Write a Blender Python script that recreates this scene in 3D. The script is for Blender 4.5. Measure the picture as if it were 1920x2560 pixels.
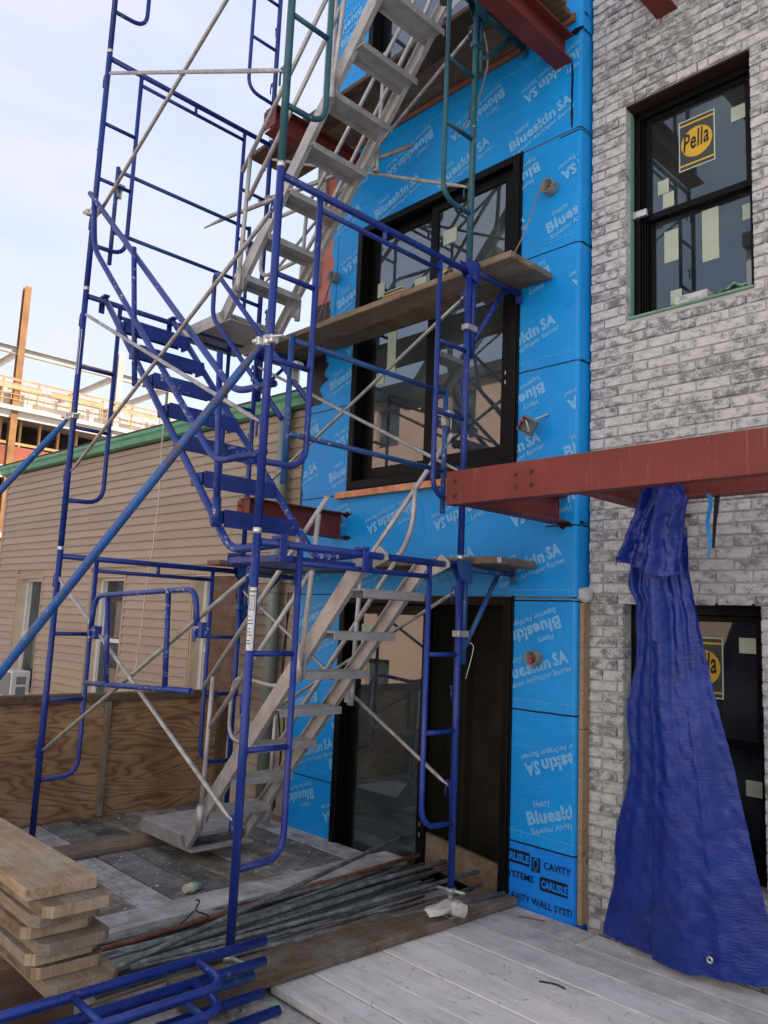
import bpy, bmesh, math, random
from mathutils import Vector, Matrix, Euler, noise as MN
random.seed(7)
R = math.radians
S = bpy.context.scene
COL = S.collection
for o in list(bpy.data.objects):
    bpy.data.objects.remove(o)

# ------------------------------------------------------------------ camera, sky, sun, exposure
CAM = Vector((3.206, -2.218, 1.5206))
yaw, pitch, roll = R(46.260), R(7.9125), R(2.4859)
fw = Vector((-math.sin(yaw) * math.cos(pitch), math.cos(yaw) * math.cos(pitch), math.sin(pitch)))
rt = Vector((math.cos(yaw), math.sin(yaw), 0)); up = rt.cross(fw)
r2 = rt * math.cos(roll) + up * math.sin(roll); u2 = up * math.cos(roll) - rt * math.sin(roll)
cd = bpy.data.cameras.new('camera'); cam = bpy.data.objects.new('camera', cd); COL.objects.link(cam)
cam.matrix_world = Matrix(((r2.x, u2.x, -fw.x, CAM.x), (r2.y, u2.y, -fw.y, CAM.y), (r2.z, u2.z, -fw.z, CAM.z), (0, 0, 0, 1)))
cd.sensor_fit = 'HORIZONTAL'; cd.sensor_width = 36.0; cd.lens = 36.0 * 1980.7 / 1920.0
cd.clip_start = 0.05; cd.clip_end = 3000
S.camera = cam

SUN_EL, SUN_AZ = R(42), Vector((0.52, 0.854))          # sun stands behind the facade, to the right
W = bpy.data.worlds.new('World'); S.world = W; W.use_nodes = True
nt = W.node_tree; nt.nodes.clear()
wo = nt.nodes.new('ShaderNodeOutputWorld'); bg = nt.nodes.new('ShaderNodeBackground'); bg.inputs['Strength'].default_value = 0.15
sky = nt.nodes.new('ShaderNodeTexSky'); sky.sky_type = 'NISHITA'; sky.sun_disc = False
sky.sun_elevation = SUN_EL; sky.sun_rotation = math.atan2(SUN_AZ.x, SUN_AZ.y)
sky.altitude = 0; sky.air_density = 1.0; sky.dust_density = 1.6; sky.ozone_density = 1.0
tc = nt.nodes.new('ShaderNodeTexCoord'); mp = nt.nodes.new('ShaderNodeMapping'); mp.inputs['Scale'].default_value = (1.5, 1.2, 5.0)
mp.inputs['Rotation'].default_value = (0, R(8), R(30))
nz = nt.nodes.new('ShaderNodeTexNoise'); nz.inputs['Scale'].default_value = 1.9; nz.inputs['Detail'].default_value = 7; nz.inputs['Roughness'].default_value = 0.55
rp = nt.nodes.new('ShaderNodeValToRGB'); rp.color_ramp.elements[0].position = 0.36; rp.color_ramp.elements[1].position = 0.74
mx = nt.nodes.new('ShaderNodeMix'); mx.data_type = 'RGBA'; mx.inputs['B'].default_value = (2.62, 2.56, 2.85, 1)
ml = nt.nodes.new('ShaderNodeMath'); ml.operation = 'MULTIPLY_ADD'; ml.inputs[1].default_value = 0.48; ml.inputs[2].default_value = 0.50
L = nt.links.new
L(tc.outputs['Generated'], mp.inputs['Vector']); L(mp.outputs[0], nz.inputs['Vector']); L(nz.outputs['Fac'], rp.inputs['Fac'])
L(rp.outputs['Color'], ml.inputs[0]); L(ml.outputs[0], mx.inputs['Factor']); L(sky.outputs[0], mx.inputs['A'])
L(mx.outputs['Result'], bg.inputs['Color']); L(bg.outputs[0], wo.inputs['Surface'])

sl = bpy.data.lights.new('sun', 'SUN'); sl.energy = 5.0; sl.angle = R(0.6); sl.color = (1, 0.94, 0.86)
sun = bpy.data.objects.new('sun', sl); COL.objects.link(sun)
sd = Vector((SUN_AZ.x * math.cos(SUN_EL), SUN_AZ.y * math.cos(SUN_EL), math.sin(SUN_EL)))
sun.rotation_euler = sd.to_track_quat('Z', 'Y').to_euler()

S.view_settings.view_transform = 'Standard'; S.view_settings.look = 'None'
S.view_settings.exposure = 1.27; S.view_settings.gamma = 1.0; S.view_settings.use_curve_mapping = False
S.render.engine = 'CYCLES'
S.cycles.max_bounces = 7; S.cycles.diffuse_bounces = 4; S.cycles.glossy_bounces = 4; S.cycles.transparent_max_bounces = 10

# ------------------------------------------------------------------ materials
def ramp(n, stops):
    r = n.new('ShaderNodeValToRGB'); e = r.color_ramp.elements
    while len(e) < len(stops): e.new(0.5)
    for i, (p, c) in enumerate(stops):
        e[i].position = p; e[i].color = (*c, 1)
    return r

class Mat:
    """small node helper round one Principled material"""
    def __init__(s, name, col=(.5, .5, .5), rough=.5, metal=0., spec=.5, coat=0.):
        s.m = bpy.data.materials.new(name); s.m.use_nodes = True
        s.t = s.m.node_tree; s.n = s.t.nodes; s.b = s.n['Principled BSDF']
        s.b.inputs['Base Color'].default_value = (*col, 1); s.b.inputs['Roughness'].default_value = rough
        s.b.inputs['Metallic'].default_value = metal; s.b.inputs['Specular IOR Level'].default_value = spec
        s.b.inputs['Coat Weight'].default_value = coat
        s.c = None
    def L(s, a, b): s.t.links.new(a, b)
    def coords(s, kind='Object', scale=(1, 1, 1), rnd=0.):
        if kind == 'World':
            g = s.n.new('ShaderNodeNewGeometry'); v = g.outputs['Position']
        else:
            g = s.n.new('ShaderNodeTexCoord'); v = g.outputs[kind]
        m = s.n.new('ShaderNodeMapping'); m.inputs['Scale'].default_value = scale; s.L(v, m.inputs['Vector'])
        if rnd:
            oi = s.n.new('ShaderNodeObjectInfo'); k = s.n.new('ShaderNodeMath'); k.operation = 'MULTIPLY'; k.inputs[1].default_value = rnd
            s.L(oi.outputs['Random'], k.inputs[0]); cb = s.n.new('ShaderNodeCombineXYZ')
            for i in range(3): s.L(k.outputs[0], cb.inputs[i])
            s.L(cb.outputs[0], m.inputs['Location'])
        return m.outputs[0]
    def noise(s, v, scale, detail=4, rough=.55, dist=0.):
        x = s.n.new('ShaderNodeTexNoise'); x.inputs['Scale'].default_value = scale; x.inputs['Detail'].default_value = detail
        x.inputs['Roughness'].default_value = rough; x.inputs['Distortion'].default_value = dist
        s.L(v, x.inputs['Vector']); return x.outputs['Fac']
    def ramp(s, f, stops):
        r = ramp(s.n, stops); s.L(f, r.inputs['Fac']); return r.outputs['Color']
    def thr(s, f, a, b):
        r = s.n.new('ShaderNodeMapRange'); r.inputs['From Min'].default_value = a; r.inputs['From Max'].default_value = b
        s.L(f, r.inputs['Value']); return r.outputs[0]
    def mul(s, a, b):
        m = s.n.new('ShaderNodeMath'); m.operation = 'MULTIPLY'
        for i, q in enumerate((a, b)):
            if isinstance(q, (int, float)): m.inputs[i].default_value = q
            else: s.L(q, m.inputs[i])
        return m.outputs[0]
    def mix(s, a, b, f, mode='MIX'):
        m = s.n.new('ShaderNodeMix'); m.data_type = 'RGBA'; m.blend_type = mode
        for k, q in (('A', a), ('B', b)):
            if isinstance(q, tuple): m.inputs[k].default_value = (*q, 1)
            else: s.L(q, m.inputs[k])
        if isinstance(f, (int, float)): m.inputs['Factor'].default_value = f
        else: s.L(f, m.inputs['Factor'])
        return m.outputs['Result']
    def color(s, c): s.L(c, s.b.inputs['Base Color']); return s
    def rough(s, f, a, b):
        r = s.n.new('ShaderNodeMapRange'); r.inputs['To Min'].default_value = a; r.inputs['To Max'].default_value = b
        s.L(f, r.inputs['Value']); s.L(r.outputs[0], s.b.inputs['Roughness']); return s
    def bump(s, f, strength=.3, dist=.01):
        b = s.n.new('ShaderNodeBump'); b.inputs['Strength'].default_value = strength; b.inputs['Distance'].default_value = dist
        s.L(f, b.inputs['Height'])
        if s.c: s.L(s.c, b.inputs['Normal'])
        s.c = b.outputs[0]; s.L(s.c, s.b.inputs['Normal']); return s
    def rnd(s):
        return s.n.new('ShaderNodeObjectInfo').outputs['Random']

def paint(name, a, b, chips=.62, chipcol=(.42, .43, .47), rust=.72):
    k = Mat(name, a, .34, 0, .42, .0); v = k.coords('World')
    c = k.ramp(k.noise(v, 3.5, 3), [(.3, a), (.7, b)])
    ch = k.thr(k.noise(v, 30, 6, .7), chips, chips + .04)
    ch = k.mul(ch, k.thr(k.noise(v, 2.3, 3), .50, .58))
    c = k.mix(c, chipcol, ch)
    ru = k.mul(k.thr(k.noise(v, 28, 5, .7), rust - .06, rust), k.thr(k.noise(v, 2.1, 2), .45, .65))
    c = k.mix(c, (.09, .045, .028), ru)
    dust = k.thr(k.noise(v, 9, 5), .45, .95)
    c = k.mix(c, (.09, .13, .25), k.mul(dust, .26))
    return k.color(c).rough(k.noise(v, 14, 4), .26, .5).bump(k.noise(v, 40, 3), .12, .004).m

def wood(name, cols, grey=.3, dust=.3, dustcol=(.42, .41, .39), gscale=(1.6, 26, 26), bump=.35, rough=.75):
    k = Mat(name, cols[0], rough, 0, .12); v = k.coords('Object', gscale, 13.7); w = k.coords('Object', (1, 1, 1), 9.1)
    g = k.noise(v, 1.6, 6, .62, 1.2)
    c = k.ramp(g, [(.25, cols[0]), (.5, cols[1]), (.78, cols[2])])
    knot = k.thr(k.noise(k.coords('Object', (5, 14, 14), 5.3), 1.0, 2), .70, .78)
    c = k.mix(c, tuple(x * .35 for x in cols[0]), k.mul(knot, .8))
    big = k.noise(w, 2.4, 4, .6)
    c = k.mix(c, (.17, .165, .155), k.mul(k.thr(big, .35, .75), grey))
    rr = k.ramp(k.rnd(), [(0., (.62, .61, .60)), (.5, (1, 1, 1)), (1., (1.25, 1.22, 1.17))])
    c = k.mix(c, rr, 1., 'MULTIPLY')
    du = k.mul(k.thr(k.noise(w, 5.5, 6, .68), .42, .72), dust)
    c = k.mix(c, dustcol, du)
    c = k.mix(c, tuple(x * .45 for x in cols[1]), k.mul(k.thr(k.noise(k.coords('Object', (1.2, 3, 3), 4.4), 3.2, 5, .62), .60, .74), .55))
    sp = k.thr(k.noise(w, 75, 3, .6), .69, .73)
    c = k.mix(c, (.6, .59, .56), k.mul(sp, min(1., dust * 1.6)))
    return k.color(c).bump(g, bump, .006).bump(k.noise(w, 60, 4), .15, .003).m

def plain(name, col, rough=.6, metal=0., var=.18, scale=6., bump=.08, spec=.4):
    k = Mat(name, col, rough, metal, spec * .6); v = k.coords('World')
    lo = tuple(x * (1 - var) for x in col); hi = tuple(min(1, x * (1 + var)) for x in col)
    n1 = k.noise(v, scale, 6, .6)
    return k.color(k.ramp(n1, [(.28, lo), (.72, hi)])).rough(k.noise(v, scale * 3, 3), max(.05, rough - .1), min(1, rough + .12)).bump(k.noise(v, scale * 9, 4), bump, .004).m

M = {}
M['blue'] = paint('scaffold blue paint', (.0045, .0185, .15), (.009, .034, .245), .63)
M['blue_worn'] = paint('worn blue paint', (.005, .021, .155), (.011, .042, .26), .575, (.4, .42, .5), .7)
M['blue_raker'] = paint('bright blue raker paint', (.006, .07, .27), (.010, .115, .38), .6, (.1, .22, .42), .53)
M['blue_mid'] = paint('mid blue paint', (.010, .045, .17), (.02, .085, .26), .58, (.35, .42, .5), .7)
M['teal'] = paint('teal paint', (.008, .055, .085), (.02, .115, .13), .63, (.3, .42, .4), .68)
k = Mat('galvanised steel', (.4, .4, .38), .42, .55); v = k.coords('World')
k.color(k.ramp(k.noise(v, 18, 6, .65), [(.28, (.20, .20, .19)), (.5, (.36, .36, .34)), (.75, (.52, .52, .5))])).rough(k.noise(v, 30, 3), .32, .6).bump(k.noise(v, 60, 3), .1, .003); M['galv'] = k.m
k = Mat('dark old pipe', (.1, .12, .12), .5, .35); v = k.coords('World')
c = k.ramp(k.noise(v, 14, 6, .65), [(.3, (.06, .07, .068)), (.55, (.18, .20, .192)), (.8, (.40, .41, .39))])
c = k.mix(c, (.45, .45, .43), k.mul(k.thr(k.noise(v, 8, 6, .7), .5, .75), .55))
k.color(c).rough(k.noise(v, 25, 3), .4, .75); M['pipe'] = k.m
k = Mat('rusty pipe', (.16, .07, .04), .75, .1); v = k.coords('World')
k.color(k.ramp(k.noise(v, 20, 6, .65), [(.3, (.10, .035, .02)), (.55, (.22, .085, .045)), (.8, (.3, .2, .15))])).bump(k.noise(v, 80, 3), .3, .003); M['rust'] = k.m
k = Mat('aluminium', (.5, .48, .45), .45, .4, .5); v = k.coords('World')
c = k.ramp(k.noise(v, 9, 6, .6), [(.25, (.31, .30, .285)), (.5, (.425, .415, .40)), (.78, (.56, .55, .535))])
c = k.mix(c, (.14, .11, .08), k.mul(k.thr(k.noise(v, 22, 5, .7), .60, .72), .6))
k.color(c).rough(k.noise(v, 30, 3), .36, .62).bump(k.noise(v, 70, 3), .08, .003); M['alu'] = k.m
M['silver'] = plain('bright zinc', (.6, .6, .57), .3, .8, .15, 20)
M['wood_plank'] = wood('scaffold plank wood', [(.09, .058, .031), (.178, .123, .072), (.275, .205, .13)], .5, .28)
M['wood_new'] = wood('pale plank wood', [(.18, .112, .056), (.31, .212, .118), (.43, .322, .20)], .42, .42, (.54, .51, .46))
M['wood_deck'] = wood('weathered deck wood', [(.10, .072, .045), (.23, .18, .125), (.37, .31, .24)], .5, .6, (.58, .565, .53))
M['wood_grey'] = wood('grey weathered deck wood', [(.15, .145, .135), (.32, .31, .295), (.48, .47, .45)], .4, .8, (.68, .67, .65))
M['wood_stack'] = wood('dirty stack plank wood', [(.11, .07, .038), (.215, .15, .088), (.33, .25, .16)], .6, .45, (.47, .45, .41))
M['wood_end'] = wood('pale sawn end grain', [(.26, .175, .10), (.42, .31, .19), (.55, .44, .30)], .15, .3, (.6, .55, .48), (30, 9, 2), .4)
M['wood_dark'] = wood('dark stained deck wood', [(.06, .056, .052), (.12, .115, .108), (.20, .19, .175)], .6, .42, (.5, .49, .47))
M['wood_white'] = wood('dusty white deck board', [(.46, .445, .42), (.60, .585, .56), (.70, .685, .655)], .30, .6, (.77, .755, .725), (.9, 9, 9), .18)
M['wood_trim'] = wood('lumber trim', [(.24, .155, .085), (.36, .25, .15), (.47, .35, .23)], .1, .12)
M['wood_brown'] = wood('dark brown lumber', [(.075, .04, .023), (.14, .08, .046), (.20, .125, .075)], .25, .15)
k = Mat('plywood', (.2, .11, .05), .62, 0, .3); v = k.coords('Object', (1, 1, 1), 7.)
nb_ = k.noise(k.coords('Object', (1, .30, 1.45), 3.), 1.9, 3., .45, .35)
mu = k.mul(nb_, 46.); sn = k.n.new('ShaderNodeMath'); sn.operation = 'PINGPONG'; sn.inputs[1].default_value = 1.; k.L(mu, sn.inputs[0]); grain = sn.outputs[0]
c = k.ramp(grain, [(.0, (.18, .092, .042)), (.2, (.275, .155, .074)), (.5, (.36, .22, .112)), (1., (.42, .27, .145))])
c = k.mix(c, (.10, .048, .022), k.mul(k.thr(k.noise(v, 2.2, 5), .44, .72), .68))
c = k.mix(c, (.55, .46, .36), k.mul(k.thr(k.noise(k.coords('Object', (3, 1.4, 26)), 2, 5), .55, .85), .4))
k.color(c).bump(grain, .15, .003); M['ply'] = k.m
k = Mat('taupe vinyl siding', (.29, .235, .19), .55, 0, .35); v = k.coords('World'); oi = k.rnd()
c = k.ramp(oi, [(0, (.288, .237, .18)), (1, (.325, .27, .206))])
c = k.mix(c, (.375, .325, .26), k.mul(k.thr(k.noise(k.coords('World', (.6, .6, 3)), 2.5, 5), .45, .8), .4))
k.color(c).bump(k.noise(k.coords('World', (3, 3, 40)), 8, 3), .1, .003); M['siding'] = k.m
M['siding_trim'] = plain('taupe trim', (.33, .26, .20), .5, 0, .08)
M['cream'] = plain('cream window casing', (.60, .51, .38), .55, 0, .1)
M['white_vinyl'] = plain('white vinyl frame', (.62, .63, .62), .4, 0, .08)
M['green'] = plain('green gutter metal', (.10, .30, .19), .42, .0, .22, 4)
M['roof'] = plain('dark shingle', (.06, .055, .052), .85, 0, .4, 30, .4)

def membrane(name, a, b):
    k = Mat(name, a, .36, 0, .28); v = k.coords('World')
    c = k.ramp(k.noise(v, 1.3, 5, .55), [(.3, a), (.72, b)])
    st = k.noise(k.coords('World', (9, 9, .9)), 5, 4, .6)
    c = k.mix(c, (.02, .36, .74), k.mul(k.thr(st, .56, .8), .35))
    c = k.mix(c, (.45, .6, .72), k.mul(k.thr(k.noise(v, 48, 4, .7), .735, .77), .5))
    cr = k.noise(k.coords('World', (1.1, 1.1, 2.6)), 1.7, 3, .5, 1.6)
    return k.color(c).rough(k.noise(v, 6, 3), .28, .46).bump(k.noise(v, 2.2, 3), .35, .03).bump(cr, .26, .03).bump(k.noise(k.coords('World', (60, 60, 6)), 3, 3), .12, .003).m
M['membrane'] = membrane('blue air barrier', (.003, .235, .64), (.005, .30, .76))
M['membrane_deep'] = membrane('deep blue lower sheet', (.005, .175, .66), (.008, .22, .76))
k = Mat('pale print', (.16, .37, .56), .45); v = k.coords('World')
k.color(k.mix((.15, .43, .74), (.02, .29, .70), k.thr(k.noise(v, 30, 5, .7), .54, .70))); M['print'] = k.m
M['print_line'] = plain('pale lap line print', (.12, .42, .72), .5, 0, .3, 30)
M['black_print'] = plain('black print', (.008, .010, .025), .45, 0, .2, 20)
M['seam'] = plain('black seam mastic', (.006, .008, .016), .35, 0, .3, 20)
M['tar'] = plain('black flashing membrane', (.012, .012, .014), .4, 0, .4, 14, .4)
M['pink'] = plain('pink board', (.42, .16, .14), .7, 0, .2, 8)
M['trim_white'] = plain('weathered white trim', (.42, .41, .38), .6, 0, .3, 12, .3)
M['sheath'] = plain('wall sheathing', (.16, .13, .10), .8)
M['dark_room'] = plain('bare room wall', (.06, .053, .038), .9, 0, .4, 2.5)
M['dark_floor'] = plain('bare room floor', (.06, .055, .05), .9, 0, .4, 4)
k = Mat('black frame aluminium', (.010, .010, .012), .38, 0, .14); v = k.coords('World')
k.color(k.mix((.0035, .0035, .0045), (.10, .10, .10), k.mul(k.thr(k.noise(v, 60, 4, .7), .68, .74), .5))).rough(k.noise(v, 12, 4), .28, .5); M['frame'] = k.m
k = Mat('copper flashing', (.52, .24, .12), .42, .45); v = k.coords('World')
k.color(k.ramp(k.noise(v, 11, 5), [(.3, (.32, .13, .065)), (.55, (.5, .235, .12)), (.8, (.66, .40, .26))])); M['copper'] = k.m
M['flash_brown'] = plain('brown wood nailer', (.19, .085, .06), .7, 0, .3, 9)

def glass(name, tint, f0=.07, dirt=.10):
    m = bpy.data.materials.new(name); m.use_nodes = True; t = m.node_tree; n = t.nodes; n.clear()
    o = n.new('ShaderNodeOutputMaterial'); g = n.new('ShaderNodeBsdfGlossy'); g.inputs['Roughness'].default_value = .012; g.inputs['Color'].default_value = (.84, .93, 1, 1)
    tr = n.new('ShaderNodeBsdfTransparent'); tr.inputs['Color'].default_value = (*tint, 1)
    lw = n.new('ShaderNodeFresnel'); lw.inputs['IOR'].default_value = 1.55
    a = n.new('ShaderNodeMath'); a.operation = 'MULTIPLY_ADD'; a.inputs[1].default_value = 1.0; a.inputs[2].default_value = f0
    m1 = n.new('ShaderNodeMixShader'); m2 = n.new('ShaderNodeMixShader'); d = n.new('ShaderNodeBsdfDiffuse'); d.inputs['Color'].default_value = (.30, .35, .36, 1)
    ge = n.new('ShaderNodeNewGeometry'); nz = n.new('ShaderNodeTexNoise'); nz.inputs['Scale'].default_value = 3.; nz.inputs['Detail'].default_value = 7
    mr = n.new('ShaderNodeMapRange'); mr.inputs['From Min'].default_value = .35; mr.inputs['From Max'].default_value = .8; mr.inputs['To Min'].default_value = dirt * .4; mr.inputs['To Max'].default_value = dirt * 1.6
    K = t.links.new
    K(lw.outputs[0], a.inputs[0]); K(a.outputs[0], m1.inputs[0]); K(tr.outputs[0], m1.inputs[1]); K(g.outputs[0], m1.inputs[2])
    K(ge.outputs['Position'], nz.inputs['Vector']); K(nz.outputs['Fac'], mr.inputs['Value']); K(mr.outputs[0], m2.inputs[0])
    K(m1.outputs[0], m2.inputs[1]); K(d.outputs[0], m2.inputs[2]); K(m2.outputs[0], o.inputs['Surface'])
    return m
M['glass'] = glass('door glass', (.40, .48, .47), .13, .10)
M['glass_dark'] = glass('window glass', (.26, .36, .38), .045, .07)
M['glass_house'] = glass('old window glass', (.45, .48, .46), .02, .16)

k = Mat('whitewashed brick', (.4, .4, .4), .82, 0, .12); v = k.coords('World')
ob = k.rnd(); gi = k.n.new('ShaderNodeNewGeometry').outputs['Random Per Island']
ad = k.n.new('ShaderNodeMath'); ad.operation = 'ADD'; k.L(ob, ad.inputs[0]); k.L(gi, ad.inputs[1])
fr = k.n.new('ShaderNodeMath'); fr.operation = 'FRACT'; k.L(ad.outputs[0], fr.inputs[0])
cb = k.n.new('ShaderNodeCombineXYZ')
for q_ in range(3): k.L(k.mul(fr.outputs[0], 7.3 + q_), cb.inputs[q_])
va = k.n.new('ShaderNodeVectorMath'); va.operation = 'ADD'; k.L(k.coords('World', (1, 1, 1.5)), va.inputs[0]); k.L(cb.outputs[0], va.inputs[1])
t1 = k.noise(va.outputs[0], 17, 3, .55); t2 = k.noise(v, 95, 5, .75)
s1 = k.n.new('ShaderNodeMath'); s1.operation = 'MULTIPLY_ADD'; s1.inputs[1].default_value = .85; k.L(t2, s1.inputs[0]); k.L(k.mul(t1, .95), s1.inputs[2])
s2 = k.n.new('ShaderNodeMath'); s2.operation = 'MULTIPLY_ADD'; s2.inputs[1].default_value = .20; k.L(fr.outputs[0], s2.inputs[0]); k.L(s1.outputs[0], s2.inputs[2])
c = k.ramp(k.mul(s2.outputs[0], .5), [(.40, (.17, .175, .186)), (.455, (.28, .286, .297)), (.495, (.455, .462, .466)), (.575, (.585, .592, .592))])
c = k.mix(c, (.54, .54, .525), k.mul(k.thr(k.noise(v, 2.2, 3), .5, .8), .3))
k.color(c).bump(t2, .7, .010).bump(k.noise(v, 120, 3), .3, .003); M['brick'] = k.m
k = Mat('mortar', (.4, .39, .38), .9); v = k.coords('World')
k.color(k.ramp(k.noise(v, 3, 5), [(.3, (.36, .36, .355)), (.7, (.52, .52, .51))])).bump(k.noise(v, 90, 4), .5, .004); M['mortar'] = k.m

k = Mat('red primer steel', (.17, .035, .027), .55, 0, .35); v = k.coords('World')
c = k.ramp(k.noise(v, 2.6, 5), [(.3, (.11, .019, .014)), (.55, (.165, .028, .021)), (.8, (.205, .041, .031))])
stv = k.noise(k.coords('World', (16, 16, .8)), 3, 5, .6)
c = k.mix(c, (.36, .27, .24), k.mul(k.thr(stv, .60, .80), .45))
c = k.mix(c, (.05, .02, .015), k.mul(k.thr(k.noise(v, 7, 5, .7), .58, .75), .5))
k.color(c).bump(k.noise(v, 40, 4), .15, .003); M['primer'] = k.m
M['lintel'] = plain('shade darkened lintel steel', (.03, .013, .010), .7)  # red primer steel with the underside's shade put into its colour
M['rustbolt'] = plain('rusty bolt', (.13, .06, .03), .8, .1, .4, 40, .4)
k = Mat('blue tarpaulin', (.010, .017, .17), .28, 0, .5); v = k.coords('Object')
wx = k.n.new('ShaderNodeTexWave'); wx.bands_direction = 'Z'; wx.inputs['Scale'].default_value = 26; wx.inputs['Distortion'].default_value = 7.; wx.inputs['Detail'].default_value = 3; wx.inputs['Detail Scale'].default_value = 1.6; k.L(k.coords('Object', (1.0, 1, 1)), wx.inputs['Vector'])
cr = k.noise(k.coords('Object', (2, 2, 7)), 8, 5, .62, 1.5)
k.color(k.ramp(k.noise(v, 4, 5), [(.3, (.003, .017, .16)), (.7, (.005, .029, .25))])).rough(k.noise(v, 20, 3), .22, .36).bump(cr, .22, .02).bump(k.noise(k.coords('Object', (.55, .55, 3.4)), 22, 4, .6, 1.2), .34, .014).bump(wx.outputs['Fac'], .08, .003); M['tarp'] = k.m
M['sticker'] = plain('pale green sticker', (.38, .45, .36), .6, 0, .1, 12)
M['yellow'] = plain('yellow disc', (.58, .36, .035), .5, 0, .08)
M['sticker_line'] = plain('pale sticker border', (.42, .52, .45), .5)
M['ink'] = plain('dark ink', (.02, .022, .02), .5)
M['label'] = plain('worn white label', (.6, .6, .57), .6, 0, .15, 40)
M['pvc'] = plain('grey box plastic', (.16, .19, .20), .45, 0, .1)
M['cable'] = plain('black cable', (.012, .012, .012), .5)
M['wire_tan'] = plain('tan cable', (.30, .17, .09), .5)
M['white_cable'] = plain('white cable', (.55, .52, .45), .5)
M['red'] = plain('red wire nut', (.5, .02, .03), .4)
M['yellow_nut'] = plain('yellow wire nut', (.75, .5, .02), .4)
M['green_foam'] = plain('mint foam', (.25, .42, .34), .75, 0, .15, 12, .2)
M['green_tape'] = plain('green flashing tape', (.16, .30, .22), .55, 0, .2, 9, .2)
M['blue_tape'] = plain('blue tape', (.012, .19, .48), .4)
M['downspout'] = plain('grey green downspout', (.22, .27, .255), .45, .1, .12, 4)
M['concrete'] = plain('dusty rubble slab', (.42, .405, .385), .9, 0, .3, 14, .6)
M['dust'] = plain('pale grit', (.44, .43, .41), .9, 0, .2, 40, .3)
M['cup'] = plain('paper cup', (.55, .5, .36), .6)
M['paper'] = plain('crumpled paper', (.5, .48, .44), .8, 0, .2, 20, .3)
M['peach'] = plain('peach render wall', (.46, .29, .205), .8, 0, .12, 1.2)
M['asphalt'] = plain('yard paving', (.15, .15, .145), .9, 0, .25, .8, .3)
M['far_steel'] = plain('rusty structural steel', (.30, .145, .055), .65, .1, .35, 1.2)
M['far_grey'] = plain('primed structural steel', (.42, .385, .34), .6, .1, .15, .8)
M['far_slab'] = plain('pale slab edge', (.60, .54, .46), .8, 0, .12, .6)
M['far_wood'] = plain('raw stud lumber', (.50, .30, .12), .7, 0, .2, 2)
M['far_dark'] = plain('dim interior', (.05, .042, .04), .9, 0, .5, 1.)
M['far_red'] = plain('red wall panel', (.34, .10, .06), .7, 0, .15, 1)
M['far_white'] = plain('pale parapet wrap', (.62, .55, .47), .8, 0, .1, .6)
M['net'] = plain('orange safety net', (.60, .36, .19), .8, 0, .2, 2)

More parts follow.
